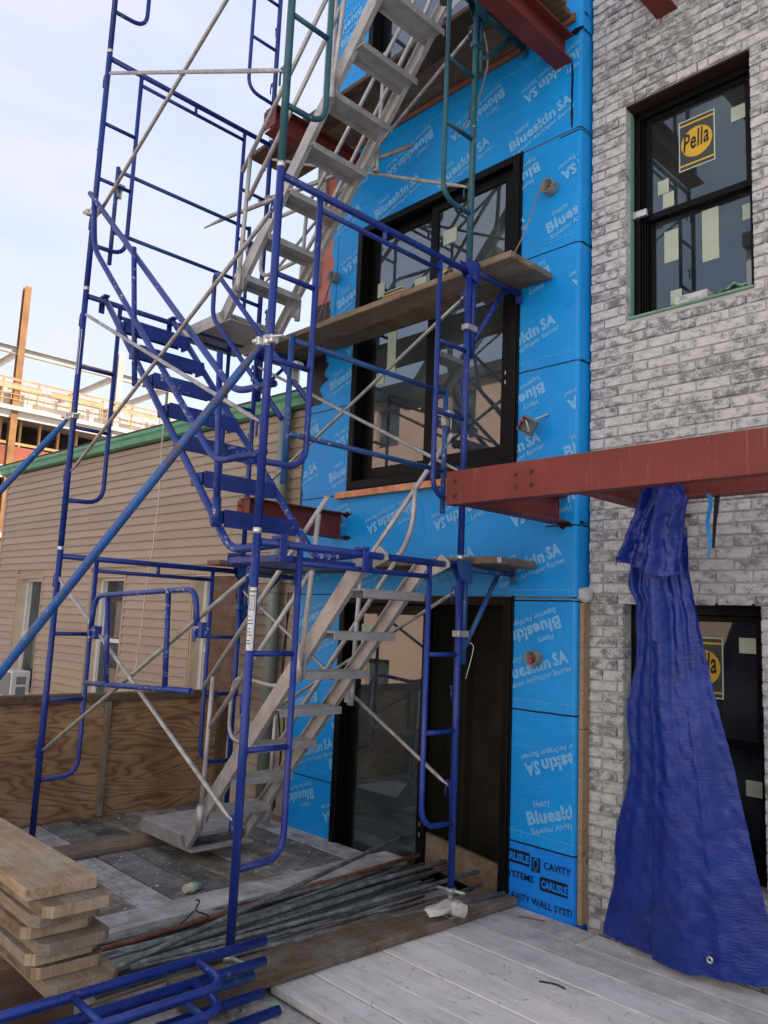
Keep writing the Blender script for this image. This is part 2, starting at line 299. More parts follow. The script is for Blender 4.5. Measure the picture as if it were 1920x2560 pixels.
# ------------------------------------------------------------------ mesh helpers
class MB:
    def __init__(s): s.v = []; s.f = []; s.sm = []
    def quad(s, *p):
        b = len(s.v); s.v += [tuple(q) for q in p]; s.f.append(tuple(range(b, b + len(p)))); s.sm.append(False); return s
    def box(s, x0, x1, y0, y1, z0, z1, mtx=None):
        b = len(s.v); P = [(x0, y0, z0), (x1, y0, z0), (x1, y1, z0), (x0, y1, z0), (x0, y0, z1), (x1, y0, z1), (x1, y1, z1), (x0, y1, z1)]
        if mtx: P = [tuple(mtx @ Vector(q)) for q in P]
        s.v += P; s.f += [tuple(b + i for i in q) for q in ((3, 2, 1, 0), (4, 5, 6, 7), (0, 1, 5, 4), (1, 2, 6, 5), (2, 3, 7, 6), (3, 0, 4, 7))]; s.sm += [False] * 6
        return s
    def cbox(s, x0, x1, y0, y1, z0, z1, c=.004, j=0., mtx=None):
        """chamfered box"""
        b = len(s.v); mid = [(x0 + x1) / 2, (y0 + y1) / 2, (z0 + z1) / 2]; h = [(x1 - x0) / 2, (y1 - y0) / 2, (z1 - z0) / 2]; P = []; idx = {}
        for sx in (-1, 1):
            for sy in (-1, 1):
                for sz in (-1, 1):
                    for ax in range(3):
                        q = [sx * (h[0] - (0 if ax == 0 else c)), sy * (h[1] - (0 if ax == 1 else c)), sz * (h[2] - (0 if ax == 2 else c))]
                        q = [q[i] + mid[i] + (random.uniform(-j, j) if j else 0) for i in range(3)]
                        idx[(sx, sy, sz, ax)] = b + len(P); P.append(q)
        if mtx: P = [tuple(mtx @ Vector(q)) for q in P]
        s.v += [tuple(q) for q in P]; F = []
        for ax in range(3):
            o1, o2 = (ax + 1) % 3, (ax + 2) % 3
            for sg in (-1, 1):
                ring = []
                for a, c2 in ((-1, -1), (1, -1), (1, 1), (-1, 1)):
                    t = [0, 0, 0]; t[ax] = sg; t[o1] = a; t[o2] = c2; ring.append(idx[(*t, ax)])
                F.append(tuple(ring if sg > 0 else ring[::-1]))
        for ax in range(3):      # edges running along ax
            o1, o2 = (ax + 1) % 3, (ax + 2) % 3
            for a in (-1, 1):
                for c2 in (-1, 1):
                    def I(e, k):
                        t = [0, 0, 0]; t[ax] = e; t[o1] = a; t[o2] = c2; return idx[(*t, k)]
                    q = (I(-1, o1), I(1, o1), I(1, o2), I(-1, o2)); F.append(q if a * c2 < 0 else q[::-1])
        for sx in (-1, 1):
            for sy in (-1, 1):
                for sz in (-1, 1):
                    t = tuple(idx[(sx, sy, sz, a)] for a in range(3)); F.append(t if sx * sy * sz > 0 else t[::-1])
        s.f += F; s.sm += [False] * len(F); return s
    def tube(s, pts, r, n=12, cap=True, flat=None):
        pts = [Vector(p) for p in pts]; m = len(pts); rad = r if isinstance(r, (list, tuple)) else [r] * m
        T = []
        for i in range(m):
            a = pts[max(i - 1, 0)]; b = pts[min(i + 1, m - 1)]; T.append((b - a).normalized())
        ref = Vector((0, 0, 1)) if abs(T[0].z) < .9 else Vector((1, 0, 0))
        N = (ref - T[0] * ref.dot(T[0])).normalized(); b0 = len(s.v)
        for i in range(m):
            N = (N - T[i] * N.dot(T[i])).normalized(); B = T[i].cross(N)
            for k in range(n):
                a = 2 * math.pi * k / n; s.v.append(tuple(pts[i] + N * (rad[i] * math.cos(a)) + B * (rad[i] * math.sin(a))))
        for i in range(m - 1):
            for k in range(n):
                k2 = (k + 1) % n; s.f.append((b0 + i * n + k, b0 + i * n + k2, b0 + (i + 1) * n + k2, b0 + (i + 1) * n + k)); s.sm.append(True)
        if cap == 'open':      # an open pipe end: rim and bore
            for e, d in ((0, 1), (m - 1, -1)):
                b = len(s.v)
                for k in range(n):
                    p = Vector(s.v[b0 + e * n + k]); s.v.append(tuple(pts[e] + (p - pts[e]) * .8))
                for k in range(n):
                    s.v.append(tuple(Vector(s.v[b + k]) + T[e] * d * .05))
                for k in range(n):
                    k2 = (k + 1) % n; q = (b0 + e * n + k, b + k, b + k2, b0 + e * n + k2); q2 = (b + k, b + n + k, b + n + k2, b + k2)
                    s.f += [q if e == 0 else q[::-1], q2 if e == 0 else q2[::-1]]; s.sm += [False, True]
                q = tuple(b + n + k for k in range(n)); s.f.append(q if e else q[::-1]); s.sm.append(False)
        elif cap:
            s.f.append(tuple(b0 + k for k in range(n))[::-1]); s.f.append(tuple(b0 + (m - 1) * n + k for k in range(n))); s.sm += [False, False]
        return s
    def strip(s, path, z0, z1):
        """vertical sheet over a plan path [(x,y)...]"""
        b = len(s.v)
        for x, y in path: s.v += [(x, y, z0), (x, y, z1)]
        for i in range(len(path) - 1):
            s.f.append((b + 2 * i, b + 2 * i + 2, b + 2 * i + 3, b + 2 * i + 1)); s.sm.append(True)
        return s
    def prism(s, prof, axis, a, b):
        """closed 2-D profile extruded along an axis (0 x, 1 y, 2 z)"""
        n = len(prof); q0 = len(s.v)
        for e in (a, b):
            for p in prof:
                t = [0, 0, 0]; t[axis] = e; o = [i for i in range(3) if i != axis]; t[o[0]] = p[0]; t[o[1]] = p[1]; s.v.append(tuple(t))
        for i in range(n):
            j = (i + 1) % n; s.f.append((q0 + i, q0 + j, q0 + n + j, q0 + n + i)); s.sm.append(False)
        s.f.append(tuple(q0 + i for i in range(n))[::-1]); s.f.append(tuple(q0 + n + i for i in range(n))); s.sm += [False, False]
        return s
    def mesh(s, name, mat, off=None, fix=True):
        me = bpy.data.meshes.new(name)
        vs = s.v if off is None else [(x - off[0], y - off[1], z - off[2]) for x, y, z in s.v]
        me.from_pydata(vs, [], s.f); me.polygons.foreach_set('use_smooth', s.sm)
        if fix:
            bm = bmesh.new(); bm.from_mesh(me); bmesh.ops.recalc_face_normals(bm, faces=bm.faces); bm.to_mesh(me); bm.free()
        me.materials.append(M[mat] if isinstance(mat, str) else mat); me.update(); return me

def link(name, data, parent=None):
    o = bpy.data.objects.new(name, data); COL.objects.link(o)
    if parent: o.parent = parent
    return o
def wloc(o):
    v = Vector((0, 0, 0))
    while o: v += o.location; o = o.parent
    return v
def tag(o, label=None, cat=None, group=None, kind=None):
    if label: o['label'] = label
    if cat: o['category'] = cat
    if group: o['group'] = group
    if kind: o['kind'] = kind
    return o
def thing(name, label, cat, loc=(0, 0, 0), group=None):
    o = link(name, None); o.location = loc; o.empty_display_size = .1; return tag(o, label, cat, group)
def part(name, mb, mat, parent, label=None, fix=True):
    """mesh given in world coordinates becomes a child (parents are unrotated while building)"""
    o = link(name, mb.mesh(name, mat, wloc(parent), fix), parent)
    if label: o['label'] = label
    return o
def single(name, mb, mat, label, cat, loc=(0, 0, 0), group=None, kind=None, fix=True):
    o = link(name, mb.mesh(name, mat, loc, fix)); o.location = loc; return tag(o, label, cat, group, kind)
def struct(name, mb=None, mat=None, kind='structure'):
    o = link(name, mb.mesh(name, mat) if mb else None); o['kind'] = kind; return o
def copy_tree(o, parent=None):
    c = o.copy(); COL.objects.link(c); c.parent = parent
    for ch in list(o.children): copy_tree(ch, c)
    return c
def arc(c, a0, a1, r, plane, n=6):
    """arc points; plane = (u axis, v axis) vectors"""
    u, v = Vector(plane[0]), Vector(plane[1]); c = Vector(c)
    return [c + u * (r * math.cos(R(a0 + (a1 - a0) * i / n))) + v * (r * math.sin(R(a0 + (a1 - a0) * i / n))) for i in range(n + 1)]
def rounded(pts, r, n=5):
    """polyline with its inner corners rounded"""
    pts = [Vector(p) for p in pts]; out = [pts[0]]
    for i in range(1, len(pts) - 1):
        a, b, c = pts[i - 1], pts[i], pts[i + 1]; d1 = (a - b).normalized(); d2 = (c - b).normalized()
        q = min(r, (a - b).length * .49, (c - b).length * .49); p1 = b + d1 * q; p2 = b + d2 * q
        for t in range(n + 1):
            t /= n; out.append(p1 * (1 - t) ** 2 + b * (2 * t * (1 - t)) + p2 * t * t)
    out.append(pts[-1]); return out
EX, EY, EZ = (1, 0, 0), (0, 1, 0), (0, 0, 1)

def text_flat(s, size, shear=0., bold=0., width=None):
    cu = bpy.data.curves.new('t', 'FONT'); cu.body = s; cu.size = size; cu.space_character = 1.0 + bold * 14; cu.shear = shear; cu.offset = bold; cu.resolution_u = 2
    ob = bpy.data.objects.new('t', cu); COL.objects.link(ob); dg = bpy.context.evaluated_depsgraph_get(); dg.update()
    me = bpy.data.meshes.new_from_object(ob.evaluated_get(dg)); vs = [v.co.copy() for v in me.vertices]; fs = [tuple(p.vertices) for p in me.polygons]
    bpy.data.objects.remove(ob); bpy.data.meshes.remove(me); bpy.data.curves.remove(cu)
    x0 = min(v.x for v in vs); x1 = max(v.x for v in vs); k = (width / (x1 - x0)) if width else 1.
    return [((v.x - x0) * k, v.y) for v in vs], fs
def place_text(mb, tf, org, eu, ev, du=0., dv=0.):
    eu, ev, org = Vector(eu), Vector(ev), Vector(org); b = len(mb.v)
    for x, y in tf[0]: mb.v.append(tuple(org + eu * (x + du) + ev * (y + dv)))
    for f in tf[1]: mb.f.append(tuple(b + i for i in f)); mb.sm.append(False)
def clipped(mb, x0, x1, z0, z1):
    bm = bmesh.new(); vv = [bm.verts.new(v) for v in mb.v]
    for f in mb.f:
        try: bm.faces.new([vv[i] for i in f])
        except ValueError: pass
    for co, no in (((x0, 0, 0), (-1, 0, 0)), ((x1, 0, 0), (1, 0, 0)), ((0, 0, z0), (0, 0, -1)), ((0, 0, z1), (0, 0, 1))):
        bmesh.ops.bisect_plane(bm, geom=bm.verts[:] + bm.edges[:] + bm.faces[:], plane_co=co, plane_no=no, clear_outer=True)
    out = MB(); bm.verts.index_update(); out.v = [tuple(v.co) for v in bm.verts]; out.f = [tuple(v.index for v in f.verts) for f in bm.faces]; out.sm = [False] * len(out.f); bm.free(); return out
def cells(x0, x1, z0, z1, holes):
    """rectangles that tile a wall round its openings"""
    xs = sorted({x0, x1, *[h[0] for h in holes], *[h[1] for h in holes]}); xs = [x for x in xs if x0 <= x <= x1]; out = []
    for a, b in zip(xs, xs[1:]):
        m = (a + b) / 2; zz = z0
        for h in sorted([h for h in holes if h[0] < m < h[1]], key=lambda h: h[2]):
            if h[2] > zz: out.append((a, b, zz, h[2]))
            zz = max(zz, h[3])
        if zz < z1: out.append((a, b, zz, z1))
    return out

# ------------------------------------------------------------------ ground, slab, decks
struct('ground', MB().quad((-400, -400, -3.6), (400, -400, -3.6), (400, 400, -3.6), (-400, 400, -3.6)), 'asphalt')
struct('roof_slab', MB().box(-3.60, 6.0, -5.0, 2.095, -3.6, -0.262), 'concrete')

def plank_mesh(name, L_, w, t, mat, cham=.006, jit=.0015, nseg=1):
    m = MB().cbox(-L_ / 2, L_ / 2, -w / 2, w / 2, -t / 2, t / 2, cham, jit); return m.mesh(name, mat)
def put_plank(name, c, L_, w, t, mat, rz=0., parent=None, tilt=(0, 0)):
    o = link(name, plank_mesh(name, L_, w, t, mat), parent); o.location = Vector(c) - (wloc(parent) if parent else Vector()); o.rotation_euler = (tilt[0], tilt[1], rz); return o

# left deck: boards along the facade
deck = struct('deck'); dm = ['wood_grey', 'wood_dark', 'wood_deck', 'wood_grey', 'wood_deck', 'wood_grey', 'wood_dark', 'wood_dark', 'wood_deck', 'wood_grey', 'wood_deck', 'wood_dark', 'wood_grey']
yy = -.94
for i in range(13):
    w = .233; y0 = yy + i * .2345
    brk = random.choice((-2.62, -2.9, -2.3)) if i % 3 == 1 else None
    spans = [(-3.40, -1.162)] if not brk else [(-3.40, brk - .003), (brk + .003, -1.162)]
    for a, b in spans:
        put_plank('plank', ((a + b) / 2, y0 + w / 2, -.2245 + random.uniform(-.004, .003)), b - a, w - random.uniform(.004, .012), .045, dm[i % len(dm)], 0, deck)
put_plank('plank', (-1.04, .62, -.173), 3.0, .236, .046, 'wood_grey', R(90), deck, (0, 0))
for yb in (-.6, .5, 1.6): put_plank('joist', (-2.28, yb, -.2555), 2.2, .04, .012, 'wood_brown', 0, deck)

# right deck: dusty boards along the facade
wdeck = struct('boardwalk')
for i in range(8):
    y0 = .258 + i * .229
    cuts = [-.035, 4.6] if i != 7 else [-.035, .62, 4.6]
    for a, b in zip(cuts, cuts[1:]):
        put_plank('plank', ((a + b) / 2 + .002, y0 + .1145, -.2255 + random.uniform(-.0025, .0025)), b - a - .006, .229 - random.uniform(.004, .0095), .046, 'wood_white', 0, wdeck)
p = put_plank('plank', (-.09, .96, -.1735), 2.26, .262, .05, 'wood_plank', R(90) + R(-1.6), None)
tag(p, 'brown sill plank lying along the left edge of the pale board deck', 'plank'); p.name = 'sill_plank'

# grit on the boards and the slab (nobody could count it)
g = MB()
for i in range(1500):
    if i < 520: x, y, z = random.uniform(.0, 2.4), random.uniform(.27, 2.05), -.2025
    elif i < 1050: x, y, z = random.uniform(-3.3, -1.2), random.uniform(-.5, 2.0), -.2005
    else: x, y, z = random.uniform(-.25, .9), random.uniform(-.6, .24), -.262
    s_ = random.choice((.0018, .0022, .003, .004, .0065)) * random.uniform(.7, 1.5) * (2.1 if i >= 1050 else 1)
    m_ = Matrix.Translation((x, y, z)) @ Euler((random.random() * 6, random.random() * 6, random.random() * 6)).to_matrix().to_4x4()
    g.box(-s_, s_, -s_ * .7, s_ * .7, -s_ * .5, s_ * .5, m_)
for i in range(260):
    if i < 120: x, y, z = random.uniform(.0, 2.2), random.uniform(.27, 2.05), -.2015
    elif i < 200: x, y, z = random.uniform(-3.3, -1.2), random.uniform(-.5, 2.0), -.2
    else: x, y, z = random.uniform(-.2, .8), random.uniform(-.5, .24), -.258
    a_ = random.uniform(.008, .03); m_ = Matrix.Translation((x, y, z)) @ Euler((random.uniform(-.2, .2), random.uniform(-.2, .2), random.random() * 6)).to_matrix().to_4x4(); g.box(-a_, a_, -.0022, .0022, -.0015, .0015, m_)
single('grit', g, 'dust', 'pale grit and crumbs strewn over the deck boards', 'grit', kind='stuff', fix=False)

# ------------------------------------------------------------------ blue clad house
YB = 2.10; XL, XR = -2.39, .465
DOORS = [(-1.755, -.025, -.62, 1.722), (-1.755, -.025, 2.60, 4.92), (-1.755, -.025, 5.79, 8.1)]
blue = thing('blue_house', 'narrow house front wrapped in bright blue printed membrane with stacked black sliding doors', 'house', (-1, 2.1, -.24))
wl = MB()
for a, b, z0, z1 in cells(XL, XR - .032, -.8, 14.0, DOORS): wl.box(a, b, YB + .006, YB + .20, z0, z1)
part('wall', wl, 'sheath', blue)
bd = MB(); bd.box(XL, XR - .004, 4.6, 15, -.8, 14.0); bd.box(XL, XL + .12, YB + .20, 4.6, -.8, 14.0); bd.box(XR - .12, XR - .004, YB + .20, 4.6, -.8, 14.0)  # first box: unseen deep, tall block added to keep sun off the yard
part('side_walls_shade_block', bd, 'dark_room', blue)
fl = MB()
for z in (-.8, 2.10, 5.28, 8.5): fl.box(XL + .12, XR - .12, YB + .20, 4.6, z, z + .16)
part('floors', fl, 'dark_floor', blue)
rf = MB().box(XL - .05, XR - .006, YB + .001, 15.1, 14.0, 14.15); part('roof', rf, 'roof', blue)
st = MB()
for x in (-1.62, -1.2, -.8, -.42): st.box(x, x + .04, 3.0, 3.09, -.6, 2.1)
st.box(-1.9, .2, 3.095, 3.12, -.6, 2.1)
part('stud_partition', st, 'dark_room', blue)
part('threshold_board', MB().cbox(-.42, .42, -.02, .02, -.11, .11, .004, 0, Matrix.Translation((-.50, 2.22, -.115)) @ Matrix.Rotation(R(6), 4, 'Y')), 'wood_plank', blue, 'brown board across the foot of the open doorway')
db = MB()
for i in range(9):
    m_ = Matrix.Translation((random.uniform(-.7, -.1), random.uniform(2.5, 2.95), random.uniform(-.6, -.3))) @ Euler((random.random(), random.random(), random.random() * 3)).to_matrix().to_4x4()
    db.cbox(-.17, .17, -.12, .12, -.06, .06, .03, .02, m_)
part('debris', db, 'dark_floor', blue)

# membrane sheets, lapped upwards
Lc, Rc = (-2.392, -1.752), (-.028, None)
def plan(x0, x1):
    if x1 is None: return [(x0, YB)] + [(XR - .03 + .03 * math.sin(R(a)), YB + .03 - .03 * math.cos(R(a))) for a in (0, 18, 36, 54, 72, 90)] + [(XR, YB + .07), (XR + .001, YB + .16)]
    return [(x0, YB), (x1, YB)]
SHEETS = []   # x0, x1 (None: wraps the corner), z0, z1
for z0, z1 in ((.18, 1.0), (1.0, 1.703)): SHEETS.append((*Rc, z0, z1))
for z0, z1 in ((-.26, .23), (.23, 1.04), (1.04, 1.732)): SHEETS.append((*Lc, z0, z1))
SHEETS += [(-2.392, None, 1.735, 2.20), (-2.392, None, 2.20, 2.585)]
for z0, z1 in ((2.585, 3.27), (3.27, 4.09), (4.09, 4.90)): SHEETS.append((*Rc, z0, z1))
for z0, z1 in ((2.585, 3.35), (3.35, 4.15)): SHEETS.append((*Lc, z0, z1))
SHEETS.append((-2.10, -1.752, 4.15, 4.925))
SHEETS += [(-2.10, None, 4.93, 5.66), (-2.24, None, 5.66, 5.79)]
for z0, z1 in ((5.79, 6.5), (6.5, 7.3), (7.3, 8.1)): SHEETS += [(*Rc, z0, z1), (-2.24, -1.752, z0, z1)]
SHEETS.append((-2.24, None, 8.1, 14.0))
for i, (a, b, z0, z1) in enumerate(SHEETS):
    m = MB(); off = -.0011 * (i % 3)
    m.strip([(x, y + (off if y < YB + .03 else 0)) for x, y in plan(a, b)], z0 - .006, z1 + .014)
    part('membrane_sheet', m, 'membrane', blue, fix=False)
m = MB(); m.strip(plan(-.028, None), -.26, .183); part('lower_sheet', m, 'membrane_deep', blue, 'deeper blue sheet with black print at the foot', fix=False)
for a, b, z in ((-.028, None, .18), (-.028, None, 1.0), (-.028, None, 1.703), (-2.392, -1.752, .23), (-2.392, -1.752, 1.04), (-2.392, -1.752, 1.733), (.23, None, 2.185),
                (-2.392, -1.79, 2.57), (-.028, None, 3.27), (-2.392, -1.752, 3.35), (-.028, None, 4.09), (-2.12, -1.752, 4.15), (.30, None, 4.90), (.3, None, 5.66)):
    x1_ = b if b else XR - .03; n = 14; pts = plan(a, b)
    xs2 = [a + (x1_ - a) * i / n for i in range(n + 1)]; path = [(x, YB - .0045) for x in xs2]
    if b is None: path += [(x + .003 * (y > YB + .02), y - .0045 * (y < YB + .02)) for x, y in pts[2:]]
    sm = MB(); bse = 0; h = random.uniform(.004, .0065)
    for (x, y) in path:
        d = random.uniform(-.0015, .0015); sm.v += [(x, y, z - h + d), (x, y, z + h * .6 + d)]
    for i in range(len(path) - 1): sm.f.append((bse + 2 * i, bse + 2 * i + 2, bse + 2 * i + 3, bse + 2 * i + 1)); sm.sm.append(False)
    part('seam_mastic', sm, 'seam', blue, fix=False)
for a, b, z in ((-.02, .45, .245), (-.02, .45, 1.06), (-.02, .45, 1.77), (-2.38, -1.76, .30), (-2.38, -1.76, 1.10), (-2.3, .42, 1.795) if 0 else (-2.38, -1.8, 1.80), (-2.38, -1.77, 2.64), (-.02, .45, 3.335), (-2.38, -1.76, 3.41), (-.02, .45, 4.15), (-2.0, .4, 5.60)):
    ln = MB(); ln.quad((a, YB - .0055, z), (b, YB - .0055, z), (b, YB - .0055, z + .0028), (a, YB - .0055, z + .0028)); x = a + .04; q = 0
    while x < b:
        h = .042 if q % 3 == 1 else .018; ln.quad((x, YB - .0055, z - h), (x + .0022, YB - .0055, z - h), (x + .0022, YB - .0055, z), (x, YB - .0055, z)); x += .056; q += 1
    part('lap_line', ln, 'print_line', blue, fix=False)
# printed lettering
tB = text_flat('Blueskin', .110, 0, .0052, .41); tS = text_flat('SA', .110, 0, .0052, .115); tH = text_flat('Henry', .056, 0, .0016, .125); tV = text_flat('Superior Air/Vapor Barrier', .05, 0, .0013, .545)
def print_at(mb, x, z, ang):
    eu = (math.cos(R(ang)), 0, math.sin(R(ang))); ev = (-math.sin(R(ang)), 0, math.cos(R(ang))); o = (x, YB - .0052, z)
    place_text(mb, tB, o, eu, ev); place_text(mb, tS, o, eu, ev, .43, 0); place_text(mb, tH, o, eu, ev, .075, .094); place_text(mb, tV, o, eu, ev, .01, -.058)
RC = (-.015, .452); LC = (-2.375, -1.768); FC = (-2.375, .452)
PR = [(.135, .298, 18, RC, .20, .98), (.61, .83, 198, RC, .20, .98), (-.10, 1.06 + .10, 18, RC, 1.02, 1.69), (.34, 1.56 + .05, 198, RC, 1.02, 1.69), (1.0, 1.66, 198, RC, 1.02, 1.69),
      (-2.29, .34, 18, LC, .25, 1.02), (-1.80, .33, 18, LC, .25, 1.02), (-2.02, .92, 198, LC, .25, 1.02), (-1.30, .86, 198, LC, .25, 1.02), (-2.0, .15, 198, LC, -.24, .22), (-1.35, .15, 198, LC, -.24, .22),
      (-2.35, 1.22, 18, LC, 1.06, 1.72), (-1.95, 1.62, 198, LC, 1.06, 1.72), (-1.66, 1.24, 18, LC, 1.06, 1.72),
      (-.16, 1.835, 18, FC, 1.74, 2.19), (-.88, 1.845, 18, FC, 1.74, 2.19), (-1.60, 1.835, 18, FC, 1.74, 2.19), (-2.32, 1.84, 18, FC, 1.74, 2.19),
      (-.98, 2.45, 198, FC, 1.74, 2.58), (-.25, 2.44, 198, FC, 1.74, 2.58), (.46, 2.43, 198, FC, 1.74, 2.58), (-1.72, 2.45, 198, FC, 1.74, 2.58),
      (-.335, 2.60, 18, RC, 2.6, 3.26), (.38, 2.62, 18, RC, 2.6, 3.26), (.19, 3.17, 198, RC, 2.6, 3.26), (.90, 3.17, 198, RC, 2.6, 3.26), (-2.69, 2.66, 18, LC, 2.6, 3.34), (-1.99, 2.69, 18, LC, 2.6, 3.34),
      (-2.20, 3.25, 198, LC, 2.6, 3.34), (-1.42, 3.22, 198, LC, 2.6, 3.34), (-.23, 3.40, 18, RC, 3.28, 4.08), (.47, 3.42, 18, RC, 3.28, 4.08), (.22, 3.99, 198, RC, 3.28, 4.08), (.93, 3.99, 198, RC, 3.28, 4.08),
      (-2.05, 3.52, 18, LC, 3.36, 4.14), (-1.35, 4.02, 198, LC, 3.36, 4.14), (-.50, 4.22, 18, RC, 4.1, 4.89), (.215, 4.22, 18, RC, 4.1, 4.89), (.12, 4.80, 198, RC, 4.1, 4.89), (.83, 4.80, 198, RC, 4.1, 4.89),
      (-2.0, 4.26, 18, (-2.08, -1.768), 4.16, 4.92), (-1.45, 4.80, 198, (-2.08, -1.768), 4.16, 4.92),
      (-1.56, 4.96, 18, FC, 4.935, 5.65), (-.84, 4.965, 18, FC, 4.935, 5.65), (-.122, 4.968, 18, FC, 4.935, 5.65), (-2.28, 4.965, 18, (-2.08, .45), 4.935, 5.65),
      (-.93, 5.52, 198, (-2.08, .45), 4.935, 5.65), (-.21, 5.53, 198, FC, 4.935, 5.65), (.50, 5.53, 198, FC, 4.935, 5.65), (-1.65, 5.52, 198, (-2.08, .45), 4.935, 5.65),
      (-2.15, 6.9, 18, (-2.2, -1.768), 6.5, 7.3), (-2.15, 6.0, 18, (-2.2, -1.768), 5.8, 6.5), (-1.9, 7.2, 198, (-2.2, -1.768), 6.5, 7.3), (.0, 5.9, 18, RC, 5.8, 6.5)]
for x, z, a, (c0, c1), z0, z1 in PR:
    m = MB(); print_at(m, x, z, a); m = clipped(m, c0, c1, z0, z1)
    if m.f: part('lettering', m, 'print', blue, fix=False)
# black print at the foot
def flat_text(mb, s, x, z, size, width, bold=.002, y=YB - .006): place_text(mb, text_flat(s, size, 0, bold, width), (x, y, z), EX, EZ)
for tx in (('CAVITY WALL', .252, .065, .058, .36, .0008), ('SYSTEMS', -.045, -.038, .058, .225, .0008), ('CAVITY WALL SYSTEMS', -.03, -.165, .058, .57, .0008)):
    m = MB(); flat_text(m, *tx); part('black_lettering', clipped(m, -.022, .455, -.25, .18), 'black_print', blue, fix=False)
def rrect(mb, x0, x1, z0, z1, r=.012, y=YB - .0058):
    p = [(x0 + r, z0), (x1, z0), (x1, z1), (x0 + r, z1), (x0, z1 - r), (x0, z0 + r)]; mb.quad(*[(a, y, b) for a, b in p])
for q in ((-.09, .148, .05, .13), (.225, .425, -.065, .015), (.163, .227, .030, .115, .0005)):
    m = MB(); rrect(m, *q); part('logo_block', clipped(m, -.022, .455, -.25, .18), 'black_print', blue, fix=False)
for tx in ((-.078, .068, .062, .222), (.237, -.047, .062, .185)):
    m = MB(); flat_text(m, 'CARLISLE', *tx, .003, YB - .0068); part('logo_lettering', clipped(m, -.022, .455, -.25, .18), 'membrane_deep', blue, fix=False)
m = MB(); dr = [(.195 + .021 * math.sin(t) * (1 - .35 * math.cos(t)) * .9, YB - .0068, .072 - .040 * math.cos(t)) for t in [i * math.pi / 9 for i in range(18)]]; m.quad(*dr); part('logo_drop', m, 'membrane_deep', blue, fix=False)
m = MB(); dr = [(.195 + .015 * math.sin(t) * (1 - .35 * math.cos(t)) * .9, YB - .0074, .071 - .031 * math.cos(t)) for t in [i * math.pi / 9 for i in range(18)]]; m.quad(*dr); part('logo_drop', m, 'black_print', blue, fix=False)
# creases in the sheet between the storeys, drips, tears
cr = MB()
for pts in ([(.06, 2.02), (.13, 1.985), (.20, 2.0), (.27, 2.03)], [(-.62, 2.12), (-.5, 2.2), (-.36, 2.29)], [(.02, 2.18), (.09, 2.26), (.2, 2.32)], [(-1.3, 2.16), (-1.2, 2.17), (-1.05, 2.12)], [(-1.15, 2.47), (-1.02, 2.49), (-.94, 2.45)], [(-.9, 2.43), (-.87, 2.33), (-.86, 2.2)],
            [(.03, 1.66), (.05, 1.45), (.12, 1.34), (.24, 1.15), (.36, 1.06)], [(.08, 2.93), (.2, 3.02), (.33, 3.12)]):
    cr.tube(rounded([(x, YB - .0005, z) for x, z in pts], .05), [.0015] + [.004] * (len(rounded([(x, YB, z) for x, z in pts], .05)) - 2) + [.0015], 6)
part('crease', cr, 'membrane', blue)
tr = MB(); n = 16
for a, w_, z0, z1 in ((.395, .010, 4.93, 5.43),):
    b = len(tr.v)
    for i in range(n + 1):
        z = z0 + (z1 - z0) * i / n; c_ = a + random.uniform(-.002, .002); w2 = w_ * random.uniform(.6, 1.15) * (.3 if i in (0, n) else 1); tr.v += [(c_ - w2, YB - .006, z), (c_ + w2, YB - .006, z)]
    for i in range(n): tr.f.append((b + 2 * i, b + 2 * i + 1, b + 2 * i + 3, b + 2 * i + 2)); tr.sm.append(False)
part('tear', tr, 'seam', blue, 'black slit torn in the blue sheet below the upper steel beam', fix=False)
# ragged left corner of the wall
part('pink_board', MB().box(-2.30, -2.09, YB - .001, YB + .0055, 4.15, 5.6), 'pink', blue)
rg = MB(); b = 0; n = 40
for i in range(n + 1):
    z = 4.15 + i * 1.45 / n; x = -2.10 - .02 + .028 * math.sin(i * .9) * math.cos(i * .37) + random.uniform(-.008, .008); rg.v += [(x, YB - .004, z), (-2.05, YB - .004, z)]
for i in range(n): rg.f.append((2 * i, 2 * i + 1, 2 * i + 3, 2 * i + 2)); rg.sm.append(False)
part('membrane_sheet', rg, 'membrane', blue, 'ragged left edge of the blue sheet', fix=False)
for a, b, z0, z1 in ((-2.375, -2.285, 4.55, 13.9), (-2.283, -2.245, 5.3, 13.9)): part('corner_board', MB().cbox(a, b, YB - .035, YB - .002, z0, z1, .004), 'trim_white', blue)
tm = MB(); n = 22
for i in range(n + 1):
    z = 3.42 + i * .95 / n; tm.v += [(-2.36 + random.uniform(-.012, .012) + .05 * (i / n), YB - .007, z), (-2.13 + .03 * math.sin(i * 1.7) + random.uniform(-.02, .02) - .05 * (i < 5), YB - .007, z)]
for i in range(n): tm.f.append((2 * i, 2 * i + 1, 2 * i + 3, 2 * i + 2)); tm.sm.append(False)
part('black_flashing', tm, 'tar', blue, 'black flashing patch at the upper left wall corner', fix=False)
el = MB(); n = 60
for i in range(n + 1):
    z = -.2 + i * 3.6 / n; el.v += [(-2.40, YB - .004, z), (-2.375 + random.uniform(-.012, .010), YB - .008, z)]
for i in range(n): el.f.append((2 * i, 2 * i + 1, 2 * i + 3, 2 * i + 2)); el.sm.append(False)
part('edge_sealant', el, 'seam', blue, fix=False)
part('sill_flashing', MB().cbox(-1.86, .0, YB - .055, YB - .003, 2.53, 2.585, .003), 'copper', blue, 'copper coloured flashing under the middle door')
part('sill_flashing', MB().cbox(-1.9, .42, YB - .03, YB - .003, 5.722, 5.788, .003), 'flash_brown', blue)
